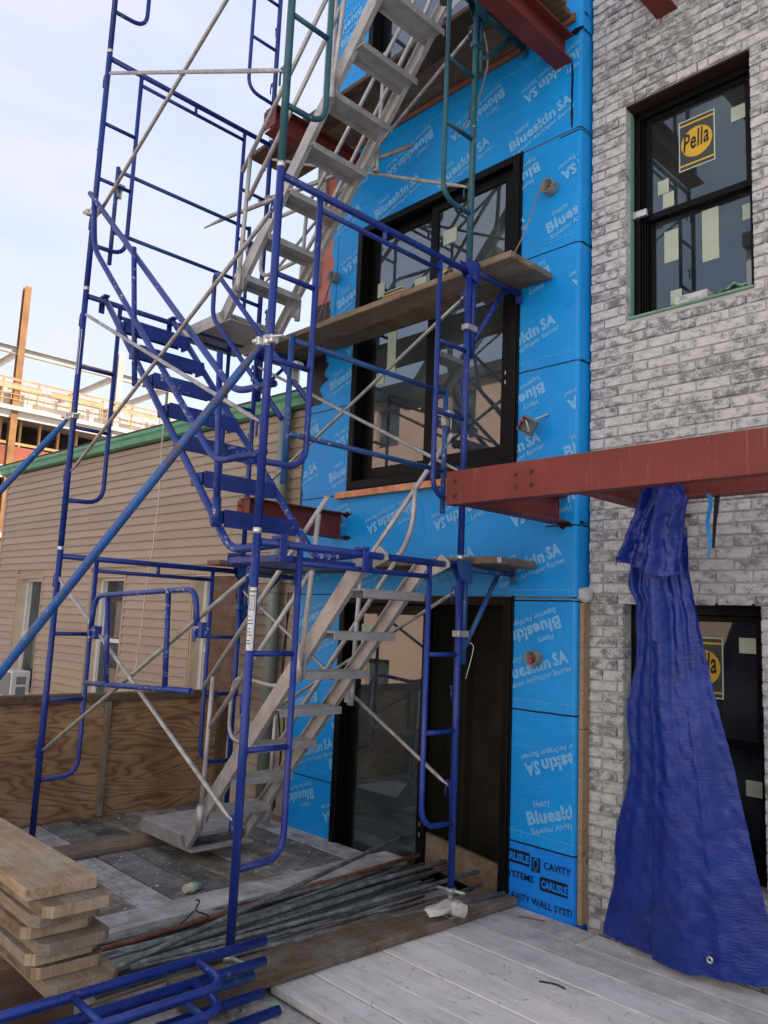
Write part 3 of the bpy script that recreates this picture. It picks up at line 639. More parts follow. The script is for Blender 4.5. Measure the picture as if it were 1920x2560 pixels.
# burnt patches where the steel goes in
for x, z in ((-1.75, 2.40), (-1.74, 2.2), (.37, 2.19), (.42, 5.65)):
    m = MB(); pts = [(x + (.045 + random.uniform(-.012, .03)) * math.cos(t), YB - .0062, z + (.02 + random.uniform(-.006, .014)) * math.sin(t)) for t in [i * .393 for i in range(16)]]; m.quad(*pts); part('burn_mark', m, 'seam', blue, fix=False)

def sliding_door(x0, x1, z0, z1, openright=False, tag_up=False):
    f = MB(); w = .06; Y0, Y1 = YB - .028, YB + .15
    f.cbox(x0, x0 + w, Y0, Y1, z0, z1, .004); f.cbox(x1 - w, x1, Y0, Y1, z0, z1, .004); f.cbox(x0 + w + .001, x1 - w - .001, Y0, Y1, z1 - w, z1, .004); f.cbox(x0 + w + .001, x1 - w - .001, Y0, Y1, z0, z0 + .07, .004)
    f.box(x1 - w - .022, x1 - w - .002, Y0 + .05, Y1 - .01, z0 + .072, z1 - w - .002); f.box(x0 + w + .002, x0 + w + .022, Y0 + .05, Y1 - .01, z0 + .072, z1 - w - .002)
    f.cbox(x0 - .012, x0 - .0005, Y0 + .012, YB + .004, z0, z1 + .012, .002); f.cbox(x1 + .0005, x1 + .014, Y0 + .012, YB + .004, z0, z1 + .012, .002)
    d = part('sliding_door', f, 'frame', blue); xm = (x0 + x1) / 2; sw = .075
    def sash(a, b, y):
        s_ = MB(); za, zb = z0 + .074, z1 - w - .003
        s_.cbox(a, a + sw, y, y + .04, za, zb, .003); s_.cbox(b - sw, b, y, y + .04, za, zb, .003); s_.cbox(a + sw, b - sw, y + .001, y + .039, zb - sw, zb, .003); s_.cbox(a + sw, b - sw, y + .001, y + .039, za, za + .11, .003)
        part('sash', s_, 'frame', d)
        part('pane', MB().box(a + sw - .008, b - sw + .008, y + .016, y + .024, za + .10, zb - sw + .008), 'glass', d)
        h = MB()
        for zz in (za + .55, za + .62, za + 1.5): h.cbox(b - sw * .55, b - sw * .45, y - .004, y - .0005, zz, zz + .028, .001)
        part('latch', h, 'silver', d)
    if openright:
        sash(x0 + w + .024, xm + .06, YB + .07); sash(x0 + w + .05, xm + .02, YB + .022) if 0 else None
    else:
        sash(x0 + w + .024, xm + .035, YB + .075); sash(xm - .035, x1 - w - .024, YB + .022)
    return d
def decal(parent, x, z, w_, h_, y, mat='sticker'):
    part('sticker', MB().quad((x, y, z), (x + w_, y, z), (x + w_, y, z + h_), (x, y, z + h_)), mat, parent, fix=False)
tP = text_flat('Pella', .17, .35, .003, .175)
def maker_sticker(parent, x, z, w_, h_, y):
    decal(parent, x, z, w_, h_, y, 'glass_dark' if 0 else 'sticker_line')
    part('sticker', MB().quad((x + .008, y - .0008, z + .008), (x + w_ - .008, y - .0008, z + .008), (x + w_ - .008, y - .0008, z + h_ - .008), (x + .008, y - .0008, z + h_ - .008)), 'sticker_dark', parent, fix=False)
    for zz in (z + .028, z + h_ - .040): part('sticker', MB().quad((x + .008, y - .0016, zz), (x + w_ - .008, y - .0016, zz), (x + w_ - .008, y - .0016, zz + .012), (x + .008, y - .0016, zz + .012)), 'yellow', parent, fix=False)
    r = w_ * .43; cx, cz = x + w_ / 2, z + h_ / 2
    part('sticker', MB().quad(*[(cx + r * math.cos(t), y - .0024, cz + r * math.sin(t)) for t in [i * math.pi / 16 for i in range(32)]]), 'yellow', parent, fix=False)
    m = MB(); k_ = w_ / .24; tf = ([(a * k_, b * k_) for a, b in tP[0]], tP[1]); place_text(m, tf, (cx - .088 * k_, y - .0032, cz - .05 * k_), (math.cos(R(8)), 0, math.sin(R(8))), (-math.sin(R(8)), 0, math.cos(R(8))))
    part('lettering', m, 'ink', parent, fix=False)
M['sticker_dark'] = plain('smoky sticker film', (.045, .06, .06), .4)
d1 = sliding_door(*DOORS[0], True); d2 = sliding_door(*DOORS[1]); d3 = sliding_door(*DOORS[2])
yl, yr = YB + .0875, YB + .0345
maker_sticker(d2, -1.52, 3.98, .24, .33, yl); decal(d2, -1.60, 4.28, .09, .13, yl); decal(d2, -1.15, 4.20, .13, .12, yl); decal(d2, -1.44, 3.55, .10, .40, yl); decal(d2, -.80, 4.48, .14, .12, yr); decal(d2, -1.55, 3.5, .08, .07, yl); decal(d1, -1.60, 1.34, .13, .16, YB + .0825)

# ------------------------------------------------------------------ brick house
YK = 2.21; BX0, BX1 = .482, 7.5
WINS = [(.735, 1.535, 3.505, 4.99), (.72, 1.532, .23, 1.705)]
bh = thing('brick_house', 'house front of whitewashed grey brick with black framed windows', 'house', (1.4, 2.21, -.24))
bk = MB()
for a, b, z0, z1 in cells(BX0, BX1, -.8, 14.3, WINS): bk.box(a, b, YK + .013, YK + .10, z0, z1)
part('mortar', bk, 'mortar', bh)
bd = MB()
for a, b, z0, z1 in cells(BX0 + .001, BX1, -.8, 14.3, [(w[0] - .02, w[1] + .02, w[2] - .02, w[3] + .02) for w in WINS]): bd.box(a, b, YK + .101, YK + .30, z0, z1)
bd.box(BX0 + .001, BX1, 4.0, 15, -.8, 14.3); bd.box(BX0 + .001, BX0 + .1, YK + .301, 4.0, -.8, 14.3); bd.box(2.4, 2.5, YK + .301, 4.0, -.8, 14.3); bd.box(BX1 - .1, BX1, YK + .301, 4.0, -.8, 14.3)  # first box: unseen tall, wide block sized to shade the yard
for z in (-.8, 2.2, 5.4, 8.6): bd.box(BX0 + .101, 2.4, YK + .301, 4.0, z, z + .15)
part('inner_walls_shade_block', bd, 'dark_room', bh)
CH = .0662; bricks = []; nrow = int((6.7 + .3) / CH)
for r_ in range(nrow):
    z0 = -.30 + r_ * CH + .005; z1 = z0 + CH - .0095; zc = (z0 + z1) / 2
    spans = [(BX0, 3.3)]
    for w in WINS:
        if w[2] - .002 < zc < w[3] + .002:
            spans = [q for a, b in spans for q in ([(a, w[0]), (w[1], b)] if a < w[0] and b > w[1] else [(a, b)])]
    for a0, b0 in spans:
        x = BX0 - (.1 if r_ % 2 else 0.) - random.choice((0, 0, 0))
        while x < b0:
            xa, xb = max(x + .005, a0), min(x + .197, b0)
            if xa < BX0: xa = BX0
            if xb - xa > .025: bricks.append((xa, xb, z0, z1))
            x += .2025
vis = sorted(bricks, key=lambda q: (Vector(((q[0] + q[1]) / 2, YK, (q[2] + q[3]) / 2)) - CAM).length if (q[0] < 1.66 - .03 * (q[2] > 5) and q[2] > -.25 and q[3] < 6.1 and not (q[2] < 1.6 and .95 < q[0] < 1.4)) else 99)
near, rest = vis[:300], vis[300:]
cache = {}
for xa, xb, z0, z1 in near:
    key = (round(xb - xa, 2), random.randrange(5))
    if key not in cache:
        h = key[0] / 2; cache[key] = MB().cbox(-h, h, -.048, .048, -(z1 - z0) / 2, (z1 - z0) / 2, .0045, .0016).mesh('brick', 'brick')
    o = link('brick', cache[key], bh); o.location = Vector(((xa + xb) / 2, YK + .048 + random.uniform(-.0035, .0025), (z0 + z1) / 2)) - bh.location
    o.rotation_euler = (0, random.uniform(-.006, .006), random.uniform(-.008, .008)); o.scale.x = (xb - xa) / key[0]
m = MB()
for xa, xb, z0, z1 in rest:
    o_ = random.uniform(-.0035, .0025); m.cbox(xa, xb, YK + o_, YK + .094, z0, z1, .0045, .0016)
o = part('brick_field', m, 'brick', bh); o['kind'] = 'stuff'
part('steel_lintel', MB().cbox(.737, 1.533, YK + .002, YK + .104, 4.974, 4.9895, .002), 'lintel', bh); part('steel_lintel', MB().cbox(.722, 1.530, YK + .002, YK + .104, 1.690, 1.7045, .002), 'frame', bh)
for x, z in ((.80, 5.0), (1.22, 5.0), (1.135, 1.713)): part('weep_wick', MB().cbox(x, x + .007, YK - .004, YK + .02, z, z + .055, .002), 'cable', bh)
def hung_window(x0, x1, z0, z1, low=False):
    f = MB(); a0 = YK + .105; a1 = YK + .235; w = .045
    f.cbox(x0, x0 + w, a0, a1, z0, z1, .003); f.cbox(x1 - w, x1, a0, a1, z0, z1, .003); f.cbox(x0 + w, x1 - w, a0 + .001, a1, z1 - w - .02, z1, .003); f.cbox(x0 + w, x1 - w, a0 + .001, a1, z0, z0 + .05, .003)
    for i in range(3): f.cbox(x0 + w + .002 + i * .012, x0 + w + .010 + i * .012, a0 + .02 + .012 * i, a1 - .02, z0 + .05, z1 - w - .02, .001)
    wdw = part('window', f, 'frame', bh); zm = z0 + (z1 - z0) * .48; A, B = x0 + w + .03, x1 - w - .002
    for i, (za, zb, y) in enumerate(((zm - .02, z1 - w - .022, a0 + .03), (z0 + .052, zm + .02, a0 + .075))):
        s_ = MB(); q = .034
        s_.cbox(A, A + q, y, y + .036, za, zb, .003); s_.cbox(B - q, B, y, y + .036, za, zb, .003); s_.cbox(A + q, B - q, y + .001, y + .035, zb - q, zb, .003); s_.cbox(A + q, B - q, y + .001, y + .035, za, za + .045, .003)
        part('sash', s_, 'frame', wdw); part('pane', MB().box(A + q - .006, B - q + .006, y + .014, y + .021, za + .04, zb - q + .006), 'glass_dark', wdw)
    return wdw, a0 + .043, a0 + .088, zm
w1, yu, yd, zm = hung_window(*WINS[0])
maker_sticker(w1, 1.03, 4.46, .235, .345, yu); decal(w1, 1.365, 4.66, .125, .095, yu); decal(w1, .885, 4.36, .075, .095, yu); decal(w1, .92, 4.255, .075, .10, yu); decal(w1, .905, 3.90, .095, .215, yd); decal(w1, 1.155, 3.83, .105, .34, yd); decal(w1, 1.405, 4.02, .13, .10, yd); decal(w1, .945, 3.60, .075, .10, yd)
part('clip', MB().cbox(.742, .84, YK + .075, YK + .104, 4.215, 4.262, .003), 'silver', w1)
w2, yu2, yd2, zm2 = hung_window(*WINS[1])
maker_sticker(w2, 1.03, 1.17, .235, .345, yu2); decal(w2, 1.355, 1.435, .115, .085, yu2); decal(w2, 1.36, .66, .10, .085, yd2)
ft = MB().cbox(.75, 1.53, YK - .003, YK + .12, 3.497, 3.515, .004)
part('sill_tape', ft, 'green_tape', bh, 'green flashing tape along the upper window sill')
part('jamb_tape', MB().box(.733, .7395, YK + .06, YK + .14, 3.51, 4.95), 'green_tape', bh)
b = MB().cbox(-.1, .1, -.05, .05, -.028, .028, .004, .002, Matrix.Translation((1.16, 2.275, 3.543)))
single('loose_brick', b, 'brick', 'single loose brick resting on the green taped sill of the upper window', 'brick')
m = MB(); n = 10
for i in range(n + 1):
    for j in range(5):
        u_, v_ = i / n, j / 4; m.v.append((1.33 + .2 * u_, 2.215 + .10 * v_, 3.517 + .055 * math.sin(math.pi * min(1, u_ * 1.15)) * math.sin(math.pi * (.15 + .8 * v_)) + .012 * math.sin(u_ * 17 + v_ * 5)))
for i in range(n):
    for j in range(4): m.f.append((i * 5 + j, i * 5 + 5 + j, i * 5 + 6 + j, i * 5 + 1 + j)); m.sm.append(False)
o = single('crumpled_wrap', m, 'green_tape', 'crumpled green wrap bulging at the right end of the upper window sill', 'wrap', fix=False)
o.modifiers.new('t', 'SOLIDIFY').thickness = .003
s_ = MB().cbox(.4685, .4985, 2.128, 2.204, -.205, .92, .003); s2_ = MB().cbox(.469, .499, 2.128, 2.204, .923, 1.692, .003)
cs = thing('corner_stud', 'pale lumber strip standing in the corner between blue sheet and brick', 'stud', (.484, 2.166, -.205)); part('lumber', s_, 'wood_trim', cs); part('lumber', s2_, 'wood_trim', cs)
m = MB().cbox(.43, .52, 2.125, 2.215, 1.70, 1.79, .02, .006); single('foam_blob', m, 'mortar', 'grey mortar lump bulging at the joint above the corner stud', 'mortar')

# ------------------------------------------------------------------ steel
def ibeam(mb, xc, y0, y1, zb, zt, bw=.14, tf=.012, tw=.010):
    mb.box(xc - bw / 2, xc + bw / 2, y0, y1, zb, zb + tf); mb.box(xc - bw / 2, xc + bw / 2, y0, y1, zt - tf, zt); mb.box(xc - tw / 2, xc + tw / 2, y0 + .001, y1 - .001, zb + tf, zt - tf)
def ibeam_x(mb, yc, x0, x1, zb, zt, bw=.10, tf=.012, tw=.010):
    mb.box(x0, x1, yc - bw / 2, yc + bw / 2, zb, zb + tf); mb.box(x0, x1, yc - bw / 2, yc + bw / 2, zt - tf, zt); mb.box(x0 + .001, x1 - .001, yc - tw / 2, yc + tw / 2, zb + tf, zt - tf)
def steel(label, xc, y0, zb, zt, clip=True):
    t = thing('steel_beam', label, 'beam', (xc, 2.1, zb)); m = MB(); ibeam(m, xc, y0, 2.25, zb, zt); part('beam', m, 'primer', t)
    if clip:
        b = MB().box(xc - .082, xc - .006, y0 - .008, y0 - .0005, zb + .02, zt - .02).box(xc + .006, xc + .082, y0 - .008, y0 - .0005, zb + .02, zt - .02); part('end_plate', b, 'primer', t)
        h = MB()
        for z in (zb + .06, zt - .06): h.tube([(xc - .045, y0 - .02, z), (xc - .045, y0 - .0082, z)], .011, 6)
        part('bolt', h, 'rustbolt', t)
    return t
steel('red steel beam jutting from the wall left of the blue stair foot', -1.83, 1.13, 2.20, 2.412)
steel('red steel beam jutting from the wall behind the upper stair flight', -1.83, 1.13, 5.432, 5.64)
steel('dark red steel beam cantilevered at the top beside the brick', .327, .55, 5.432, 5.64, False)
steel('stub of red steel beam poking in above the upper brick window', 1.03, .6, 5.50, 5.70, False)
ch = thing('steel_channel', 'long red steel channel spanning in front of the brick wall', 'channel', (.21, 1.13, 2.2))
m = MB().box(.213, 4.2, 1.13, 1.142, 2.199, 2.391); part('web', m, 'primer', ch)
part('flange', MB().box(.213, 4.2, 1.1425, 1.205, 2.199, 2.211), 'primer', ch); part('flange', MB().box(.213, 4.2, 1.1425, 1.205, 2.379, 2.391), 'primer', ch)
for x, z in ((.275, 2.335), (.275, 2.25), (.70, 2.330), (.70, 2.262), (.80, 2.330), (.80, 2.262)):
    part('bolt', MB().tube([(x, 1.1295, z), (x, 1.122, z)], .014, 6).tube([(x, 1.122, z), (x, 1.112, z)], [.009, .008], 8), 'rustbolt', ch)
t = thing('steel_beam', 'red steel beam running from the channel end back to the blue corner', 'beam', (.327, 2.1, 2.2)); m = MB(); ibeam(m, .327, 1.206, 2.25, 2.20, 2.375); part('beam', m, 'primer', t); part('clip_angle', MB().box(.345, .43, 1.206, 1.216, 2.215, 2.36), 'primer', t)
t = thing('steel_beam', 'red steel joist running from the channel back to the brick', 'beam', (1.10, 2.2, 2.2)); m = MB(); ibeam(m, 1.10, 1.206, 2.205, 2.20, 2.375, .12); part('beam', m, 'primer', t)
t = thing('steel_beam', 'inner red steel beam parallel to the channel behind the tarp head', 'beam', (1.18, 1.62, 2.2)); m = MB(); ibeam_x(m, 1.60, 1.165, 4.2, 2.205, 2.37, .10); part('beam', m, 'primer', t)

# ------------------------------------------------------------------ scaffold frames
H = 1.922; WD = 1.524; LB = 2.385; PR_ = .0212
fcache = {}
def frame_mesh(key, mat, build):
    if (key, mat) not in fcache: m = MB(); build(m); fcache[(key, mat)] = m.mesh(key, mat)
    return fcache[(key, mat)]
def sframe(loc, mat, label, group, rot=None, full=True):
    t = link('scaffold_frame', None); t.location = loc; tag(t, label, 'scaffold frame', group); t.empty_display_size = .1
    y1, y2 = .27, WD - .279; zl, z2 = H - .038, H - .122
    def P(name, key, fn, m_=mat): return link(name, frame_mesh(key, m_, fn), t)
    P('post', 'post_a', lambda m: m.tube([(0, 0, .0), (0, 0, H)], PR_, 14, 'open')); P('post', 'post_b', lambda m: m.tube([(0, WD, .0), (0, WD, H)], PR_, 14, 'open'))
    P('top_ledger', 'top_ledger', lambda m: m.tube([(0, PR_ * .8, zl), (0, WD - PR_ * .8, zl)], .0205, 12))
    P('lower_ledger', 'lower_ledger', lambda m: m.tube([(0, y1, z2), (0, y2, z2)], .0145, 10)); P('spacer', 'spacer', lambda m: m.tube([(0, WD / 2, z2), (0, WD / 2, zl)], .0135, 8))
    P('inner_leg', 'leg_a', lambda m: m.tube(rounded([(0, y1, zl), (0, y1, .37), (0, PR_ * .7, .362)], .15, 7), .0165, 12)); P('inner_leg', 'leg_b', lambda m: m.tube(rounded([(0, y2, zl), (0, y2, .37), (0, WD - PR_ * .7, .362)], .15, 7), .0165, 12))
    for z in (1.345, .893):
        P('rung', 'rung_a%.2f' % z, lambda m: m.tube([(0, .015, z), (0, y1, z)], .0145, 10)); P('rung', 'rung_b%.2f' % z, lambda m: m.tube([(0, y2, z), (0, WD - .015, z)], .0145, 10))
    if full:
        for k_, y in (('a', 0), ('b', WD)):
            P('coupling_pin', 'pin' + k_, lambda m: m.tube([(0, y, H + .0005), (0, y, H + .030)], .0222, 14), 'silver')
            for z in (.57, 1.735):
                def lock(m):
                    m.box(-.034, -.018, y - .012, y + .012, z - .02, z + .02); m.tube(rounded([(-.03, y, z + .015), (-.058, y, z + .03), (-.066, y, z - .02), (-.064, y, z - .07)], .015), .006, 6); m.tube([(-.026, y, z - .02), (-.024, y, z - .11)], .007, 6)
                P('brace_lock', 'lock%s%.2f' % (k_, z), lock)
            def clip(m):
                zc = 1.15; m.tube([(-.02, y, zc), (-.055, y, zc), (-.055, y, zc - .01)], .005, 6); m.tube([(-.02, y, zc - .045), (-.05, y, zc - .045)], .005, 6); m.tube([(-.042, y, zc + .006), (-.038, y, zc - .09)], .006, 6)
            P('retaining_clip', 'clip' + k_, clip)
    if rot is not None: t.rotation_mode = 'QUATERNION'; t.rotation_quaternion = rot
    return t
G = 'tubular scaffold frames'
f11 = sframe((0, 0, 0), 'blue', 'near bottom blue scaffold frame carrying a white warning label', G)
f12 = sframe((0, 0, H), 'blue', 'near middle blue scaffold frame between the two plank levels', G)
f13 = sframe((0, 0, 2 * H), 'teal', 'teal green scaffold frame at the top of the near tower', G)
f14 = sframe((0, 0, 3 * H), 'teal', 'teal scaffold frame foot just entering at the very top', G)
f21 = sframe((-LB, 0, 0), 'blue', 'far bottom blue scaffold frame beside the plywood fence', G)
f22 = sframe((-LB, 0, H), 'blue', 'far second level blue scaffold frame where the blue stair hooks on', G)
f23 = sframe((-LB, 0, 2 * H), 'blue', 'far third level blue scaffold frame standing against the sky', G)
f24 = sframe((-LB, 0, 3 * H), 'blue', 'far topmost blue scaffold frame cut by the picture top', G)
# label on the near post
m = MB(); n = 8; b = 0
for i in range(n + 1):
    a = R(-100 + 20 + 100 * i / n) - R(10)
    for z in (1.36, 1.66): m.v.append((PR_ * 1.03 * math.cos(a), PR_ * 1.03 * math.sin(a), z))
for i in range(n): m.f.append((2 * i, 2 * i + 2, 2 * i + 3, 2 * i + 1)); m.sm.append(True)
part('label', m, 'label', f11, 'worn white warning label', fix=False)
m = MB(); e = Vector((math.cos(R(-42)), math.sin(R(-42)), 0)); eu = Vector((math.sin(R(42)), math.cos(R(42)), 0)); o_ = e * (PR_ * 1.06)
place_text(m, text_flat('WARNING', .016, 0, .0004, .034), o_ - eu * .017 + Vector((0, 0, 1.635)), eu, EZ)
for i, z in enumerate((1.52, 1.50, 1.485, 1.46, 1.445, 1.43, 1.405, 1.39)):
    m.quad(*[tuple(o_ + eu * a + Vector((0, 0, q))) for a, q in ((-.014, z), (.004 + .008 * ((i * 7) % 3 - 1) * .5, z), (.004 + .008 * ((i * 7) % 3 - 1) * .5, z + .004), (-.014, z + .004))])
for a, q, a2, q2 in ((-.012, 1.55, .012, 1.553), (-.012, 1.62, .012, 1.623), (-.012, 1.55, -.010, 1.62), (.010, 1.55, .012, 1.62), (-.003, 1.55, -.001, 1.62)):
    m.quad(*[tuple(o_ + eu * u_ + Vector((0, 0, w_))) for u_, w_ in ((a, q), (a2, q), (a2, q2), (a, q2))])
part('lettering', m, 'ink', f11, fix=False)
m = MB(); e = Vector((math.cos(R(-30)), math.sin(R(-30)), 0))
m.quad(*[tuple(Vector((0, 0, z)) + Vector((math.cos(R(a)), math.sin(R(a)), 0)) * PR_ * 1.04) for a, z in ((-75, 1.50), (-20, 1.50), (-20, 1.58), (-75, 1.58))])
o = part('label', MB(), 'yellow', f21) if 0 else link('label', m.mesh('label', 'yellow', None, False), f21); o['label'] = 'torn yellow label'
m = MB()
m.quad(*[tuple(Vector((0, 0, z)) + Vector((math.cos(R(a)), math.sin(R(a)), 0)) * PR_ * 1.04) for a, z in ((-75, 1.28), (-25, 1.28), (-25, 1.62), (-75, 1.62))])
o = link('label', m.mesh('label', 'label', None, False), f22); o['label'] = 'worn white label strip'
# feet
for (x, y, zb), nm in zip(((0, 0, -.205), (0, WD, -.146), (-LB, 0, -.2), (-LB, WD, -.2)), ('under the near front post', 'under the near rear post on the sill plank', 'under the far front post', 'under the far rear post')):
    t = thing('screw_jack', 'screw jack and base plate ' + nm, 'jack', (x, y, zb)); part('plate', MB().cbox(x - .07, x + .07, y - .07, y + .07, zb, zb + .008, .002), 'galv', t); part('spindle', MB().tube([(x, y, zb + .0085), (x, y, .06)], .0165, 10), 'galv', t)
    part('wing_nut', MB().tube([(x, y, -.032), (x, y, -.002)], .032, 10).tube([(x - .09, y - .02, -.018), (x + .09, y + .02, -.018)], .010, 8), 'galv', t)

# ------------------------------------------------------------------ cross braces
def brace(name_label, pts, mat='galv'):
    a, b, c_, d = [Vector(p) for p in pts]; mid = (a + b + c_ + d) / 4; t = thing('cross_brace', name_label, 'brace', mid)
    for p, q, dy in ((a, b, .010), (c_, d, -.010)):
        u_ = (q - p).normalized(); s_ = Vector((0, dy, 0)); m = MB(); m.tube([p, p + u_ * .05 + s_, p + u_ * .11 + s_, q - u_ * .11 + s_, q - u_ * .05 + s_, q], [.006, .010, .0128, .0128, .010, .006], 10); part('tube', m, mat, t)
    ln_ = intersect((a, b), (c_, d)); part('rivet', MB().tube([ln_ + Vector((0, -.026, 0)), ln_ + Vector((0, .026, 0))], .008, 8), 'galv', t)
def intersect(l1, l2):
    a, b = l1; c_, d = l2; t1 = ((c_.x - a.x) * (d.z - c_.z) - (c_.z - a.z) * (d.x - c_.x)) / ((b.x - a.x) * (d.z - c_.z) - (b.z - a.z) * (d.x - c_.x)); return a + (b - a) * t1
for lv, (lf, lb) in enumerate((('galvanised cross brace on the front of the bottom bay', 'galvanised cross brace on the wall side of the bottom bay'), ('galvanised cross brace on the front of the middle bay', 'speckled galvanised cross brace in front of the middle sliding door'), ('long galvanised cross brace against the sky on the top bay', 'galvanised cross brace on the wall side of the top bay'))):
    z0 = lv * H
    for lab, y in ((lf, .0), (lb, WD)):
        brace(lab, [(-LB + .03, y, z0 + .565), (-.03, y, z0 + 1.735), (-LB + .03, y, z0 + 1.735), (-.03, y, z0 + .565)])

# ------------------------------------------------------------------ guard panels, hanging gate
def guard(x, z0, label, mat='blue_mid'):
    t = thing('guard_panel', label, 'guard rail', (x, .78, z0)); ya, yb = .172, 1.392
    part('upright', MB().tube([(x, ya, z0 + .28), (x, ya, z0 + 1.075)], .0165, 10, 'open'), mat, t); part('upright', MB().tube([(x, yb, z0 + .28), (x, yb, z0 + 1.065)], .0165, 10, 'open'), mat, t)
    part('rail', MB().tube([(x, ya + .012, z0 + 1.045), (x, yb - .012, z0 + 1.045)], .0155, 10), mat, t); part('rail', MB().tube([(x, ya + .012, z0 + .545), (x, yb - .012, z0 + .545)], .0155, 10), mat, t)
    for y in (ya + .02, yb): 
        c_ = MB().cbox(x - .005, x + .055, y - .03, y + .03, z0 + .885, z0 + .925, .008).cbox(x - .02, x + .02, y - .02, y + .02, z0 + .83, z0 + .90, .004).tube([(x + .05, y, z0 + .88), (x + .05, y, z0 + .80)], .005, 6); part('clamp', c_, 'galv', t)
guard(-.047, H, 'blue end guard rail across the near middle frame'); guard(-LB - .047, 2 * H, 'thin blue guard rail across the far frame against the sky')
gt = thing('hanging_gate', 'small bent blue tube gate hanging on the bottom front brace', 'gate', (-1.0, -.045, 1.07)); y = -.048
part('top_rail', MB().tube(rounded([(-1.665, y, 1.40), (-1.64, y, 1.607), (-.45, y, 1.652), (-.415, y, 1.46)], .11, 7), .0155, 12), 'blue_worn', gt)
part('bottom_rail', MB().tube([(-1.675, y, 1.068), (-.423, y, 1.131)], .0155, 12, 'open'), 'blue_worn', gt)
part('baluster', MB().tube([(-1.47, y, 1.61), (-1.385, y, 1.085)], [.0155] * 2, 10), 'blue_worn', gt); part('baluster', MB().tube([(-.733, y, 1.64), (-.69, y, 1.118)], .0155, 10), 'blue_worn', gt)
for x, z in ((-1.655, 1.39), (-.412, 1.45)): part('hook', MB().cbox(x - .03, x + .045, y - .006, y + .05, z - .05, z + .03, .006).cbox(x - .012, x + .012, y - .02, y - .0065, z - .07, z, .003), 'blue_worn', gt)

# ------------------------------------------------------------------ aluminium stair (local: foot of the flight)
def alu_stair(label):
    t = thing('aluminium_stair', label, 'stair', (-1.85, 1.12, -.11)); ya, yb = .86, 1.38
    d = Vector((1.79, 0, 2.03)).normalized(); nrm = Vector((-d.z, 0, d.x))
    for y in (ya, yb):
        m = MB(); a = Vector((-1.86, y, -.11)); b = Vector((-.125, y, 1.85)); w_ = .075; s_ = 1 if y == ya else -1
        def slab(m, y0, y1, o0, o1):
            P = [a + nrm * o0, b + nrm * o0, b + nrm * o1, a + nrm * o1]; m.prism([(p.x, p.z) for p in P], 1, y0, y1)
        slab(m, y - .004, y + .004, 0, .105); slab(m, y + s_ * .0042, y + s_ * .034, .097, .104); slab(m, y + s_ * .0042, y + s_ * .034, .001, .008)
        part('stringer', m, 'alu', t)
        hk = MB().prism([(-.20, 1.80), (-.135, 1.80), (.045, 1.865), (.045, 1.895), (.022, 1.915), (-.022, 1.945), (-.05, 1.925), (-.11, 1.84)], 1, y - .0105, y - .0042).tube([(.03, y - .02, 1.872), (.03, y + .012, 1.872)], .005, 6)
        part('hook_plate', hk, 'alu', t)
    for i in range(7):
        z = .196 + i * .2515; x = -1.60 + i * .2405; m = MB()
        m.cbox(x - .165, x, ya + .005, yb - .005, z - .010, z, .003); m.cbox(x - .0005, x + .004, ya + .005, yb - .005, z - .048, z - .001, .001); m.cbox(x - .168, x - .1645, ya + .005, yb - .005, z - .048, z - .001, .001)
        for q in range(5): m.box(x - .155 + q * .032, x - .142 + q * .032, ya + .01, yb - .01, z + .0002, z + .003)
        part('tread', m, 'alu', t)
    m = MB(); z = -.012
    m.cbox(-2.50, -1.86, ya - .004, ya + .006, z - .10, z, .002); m.cbox(-2.50, -1.86, yb - .006, yb + .004, z - .10, z, .002); m.cbox(-2.505, -2.498, ya, yb, z - .10, z, .002); m.cbox(-1.87, -1.78, ya + .001, yb - .001, z - .10, z - .085, .002)
    for q in range(9): m.cbox(-2.49 + q * .068, -2.49 + q * .068 + .060, ya + .008, yb - .008, z - .030, z - .002, .003)
    part('landing', m, 'alu', t)
    # railing near side
    rr = .0165; y = .822
    part('rail', MB().tube([(-1.70, y, 1.03), (-.47, y, 2.262)], rr, 10, 'open'), 'alu', t); part('rail', MB().tube([(-1.59, y, .765), (-.60, y, 1.80)], rr, 10), 'alu', t)
    for x0, z0, x1, z1 in ((-1.645, .08, -1.60, 1.10), (-.655, 1.16, -.548, 2.16)):
        part('rail_post', MB().tube([(x0, y, z0), (x0 + (x1 - x0) * .6, y, z0 + (z1 - z0) * .55), (x1, y, z1)], rr, 10), 'alu', t); part('post_socket', MB().tube([(x0 - .001, y, z0 - .02), (x0 + .004, y, z0 + .16)], .0235, 10).cbox(x0 - .045, x0 - .02, y - .012, y + .012, z0 + .09, z0 + .125, .003).box(x0 - .02, x0 + .02, y + .02, y + .036, z0, z0 + .14), 'alu', t)
    # railing far side: closed loop
    y = 1.425
    part('rail', MB().tube(rounded([(-.018, y, 2.705), (-1.62, y, 1.00), (-2.26, y, 1.05), (-2.28, y, .55), (-1.66, y, .55), (-.33, y, 2.08), (-.315, y, 2.42)], .16, 7), rr, 10, 'open'), 'alu', t)
    for x0, z0, x1, z1 in ((-.845, .98, -.80, 1.90), (-1.70, .05, -1.66, .95)):
        part('rail_post', MB().tube([(x0, y, z0), (x1, y, z1)], rr, 10), 'alu', t); part('post_socket', MB().tube([(x0 - .001, y, z0 - .02), (x0 + .006, y, z0 + .15)], .0235, 10).box(x0 - .02, x0 + .02, y - .04, y - .02, z0, z0 + .14), 'alu', t)
    return t
s1 = alu_stair('lower aluminium stair flight rising from the plank deck')
s2_ = copy_tree(s1); s2_.location.z += 2 * H; tag(s2_, 'upper aluminium stair flight climbing past the top plank level')

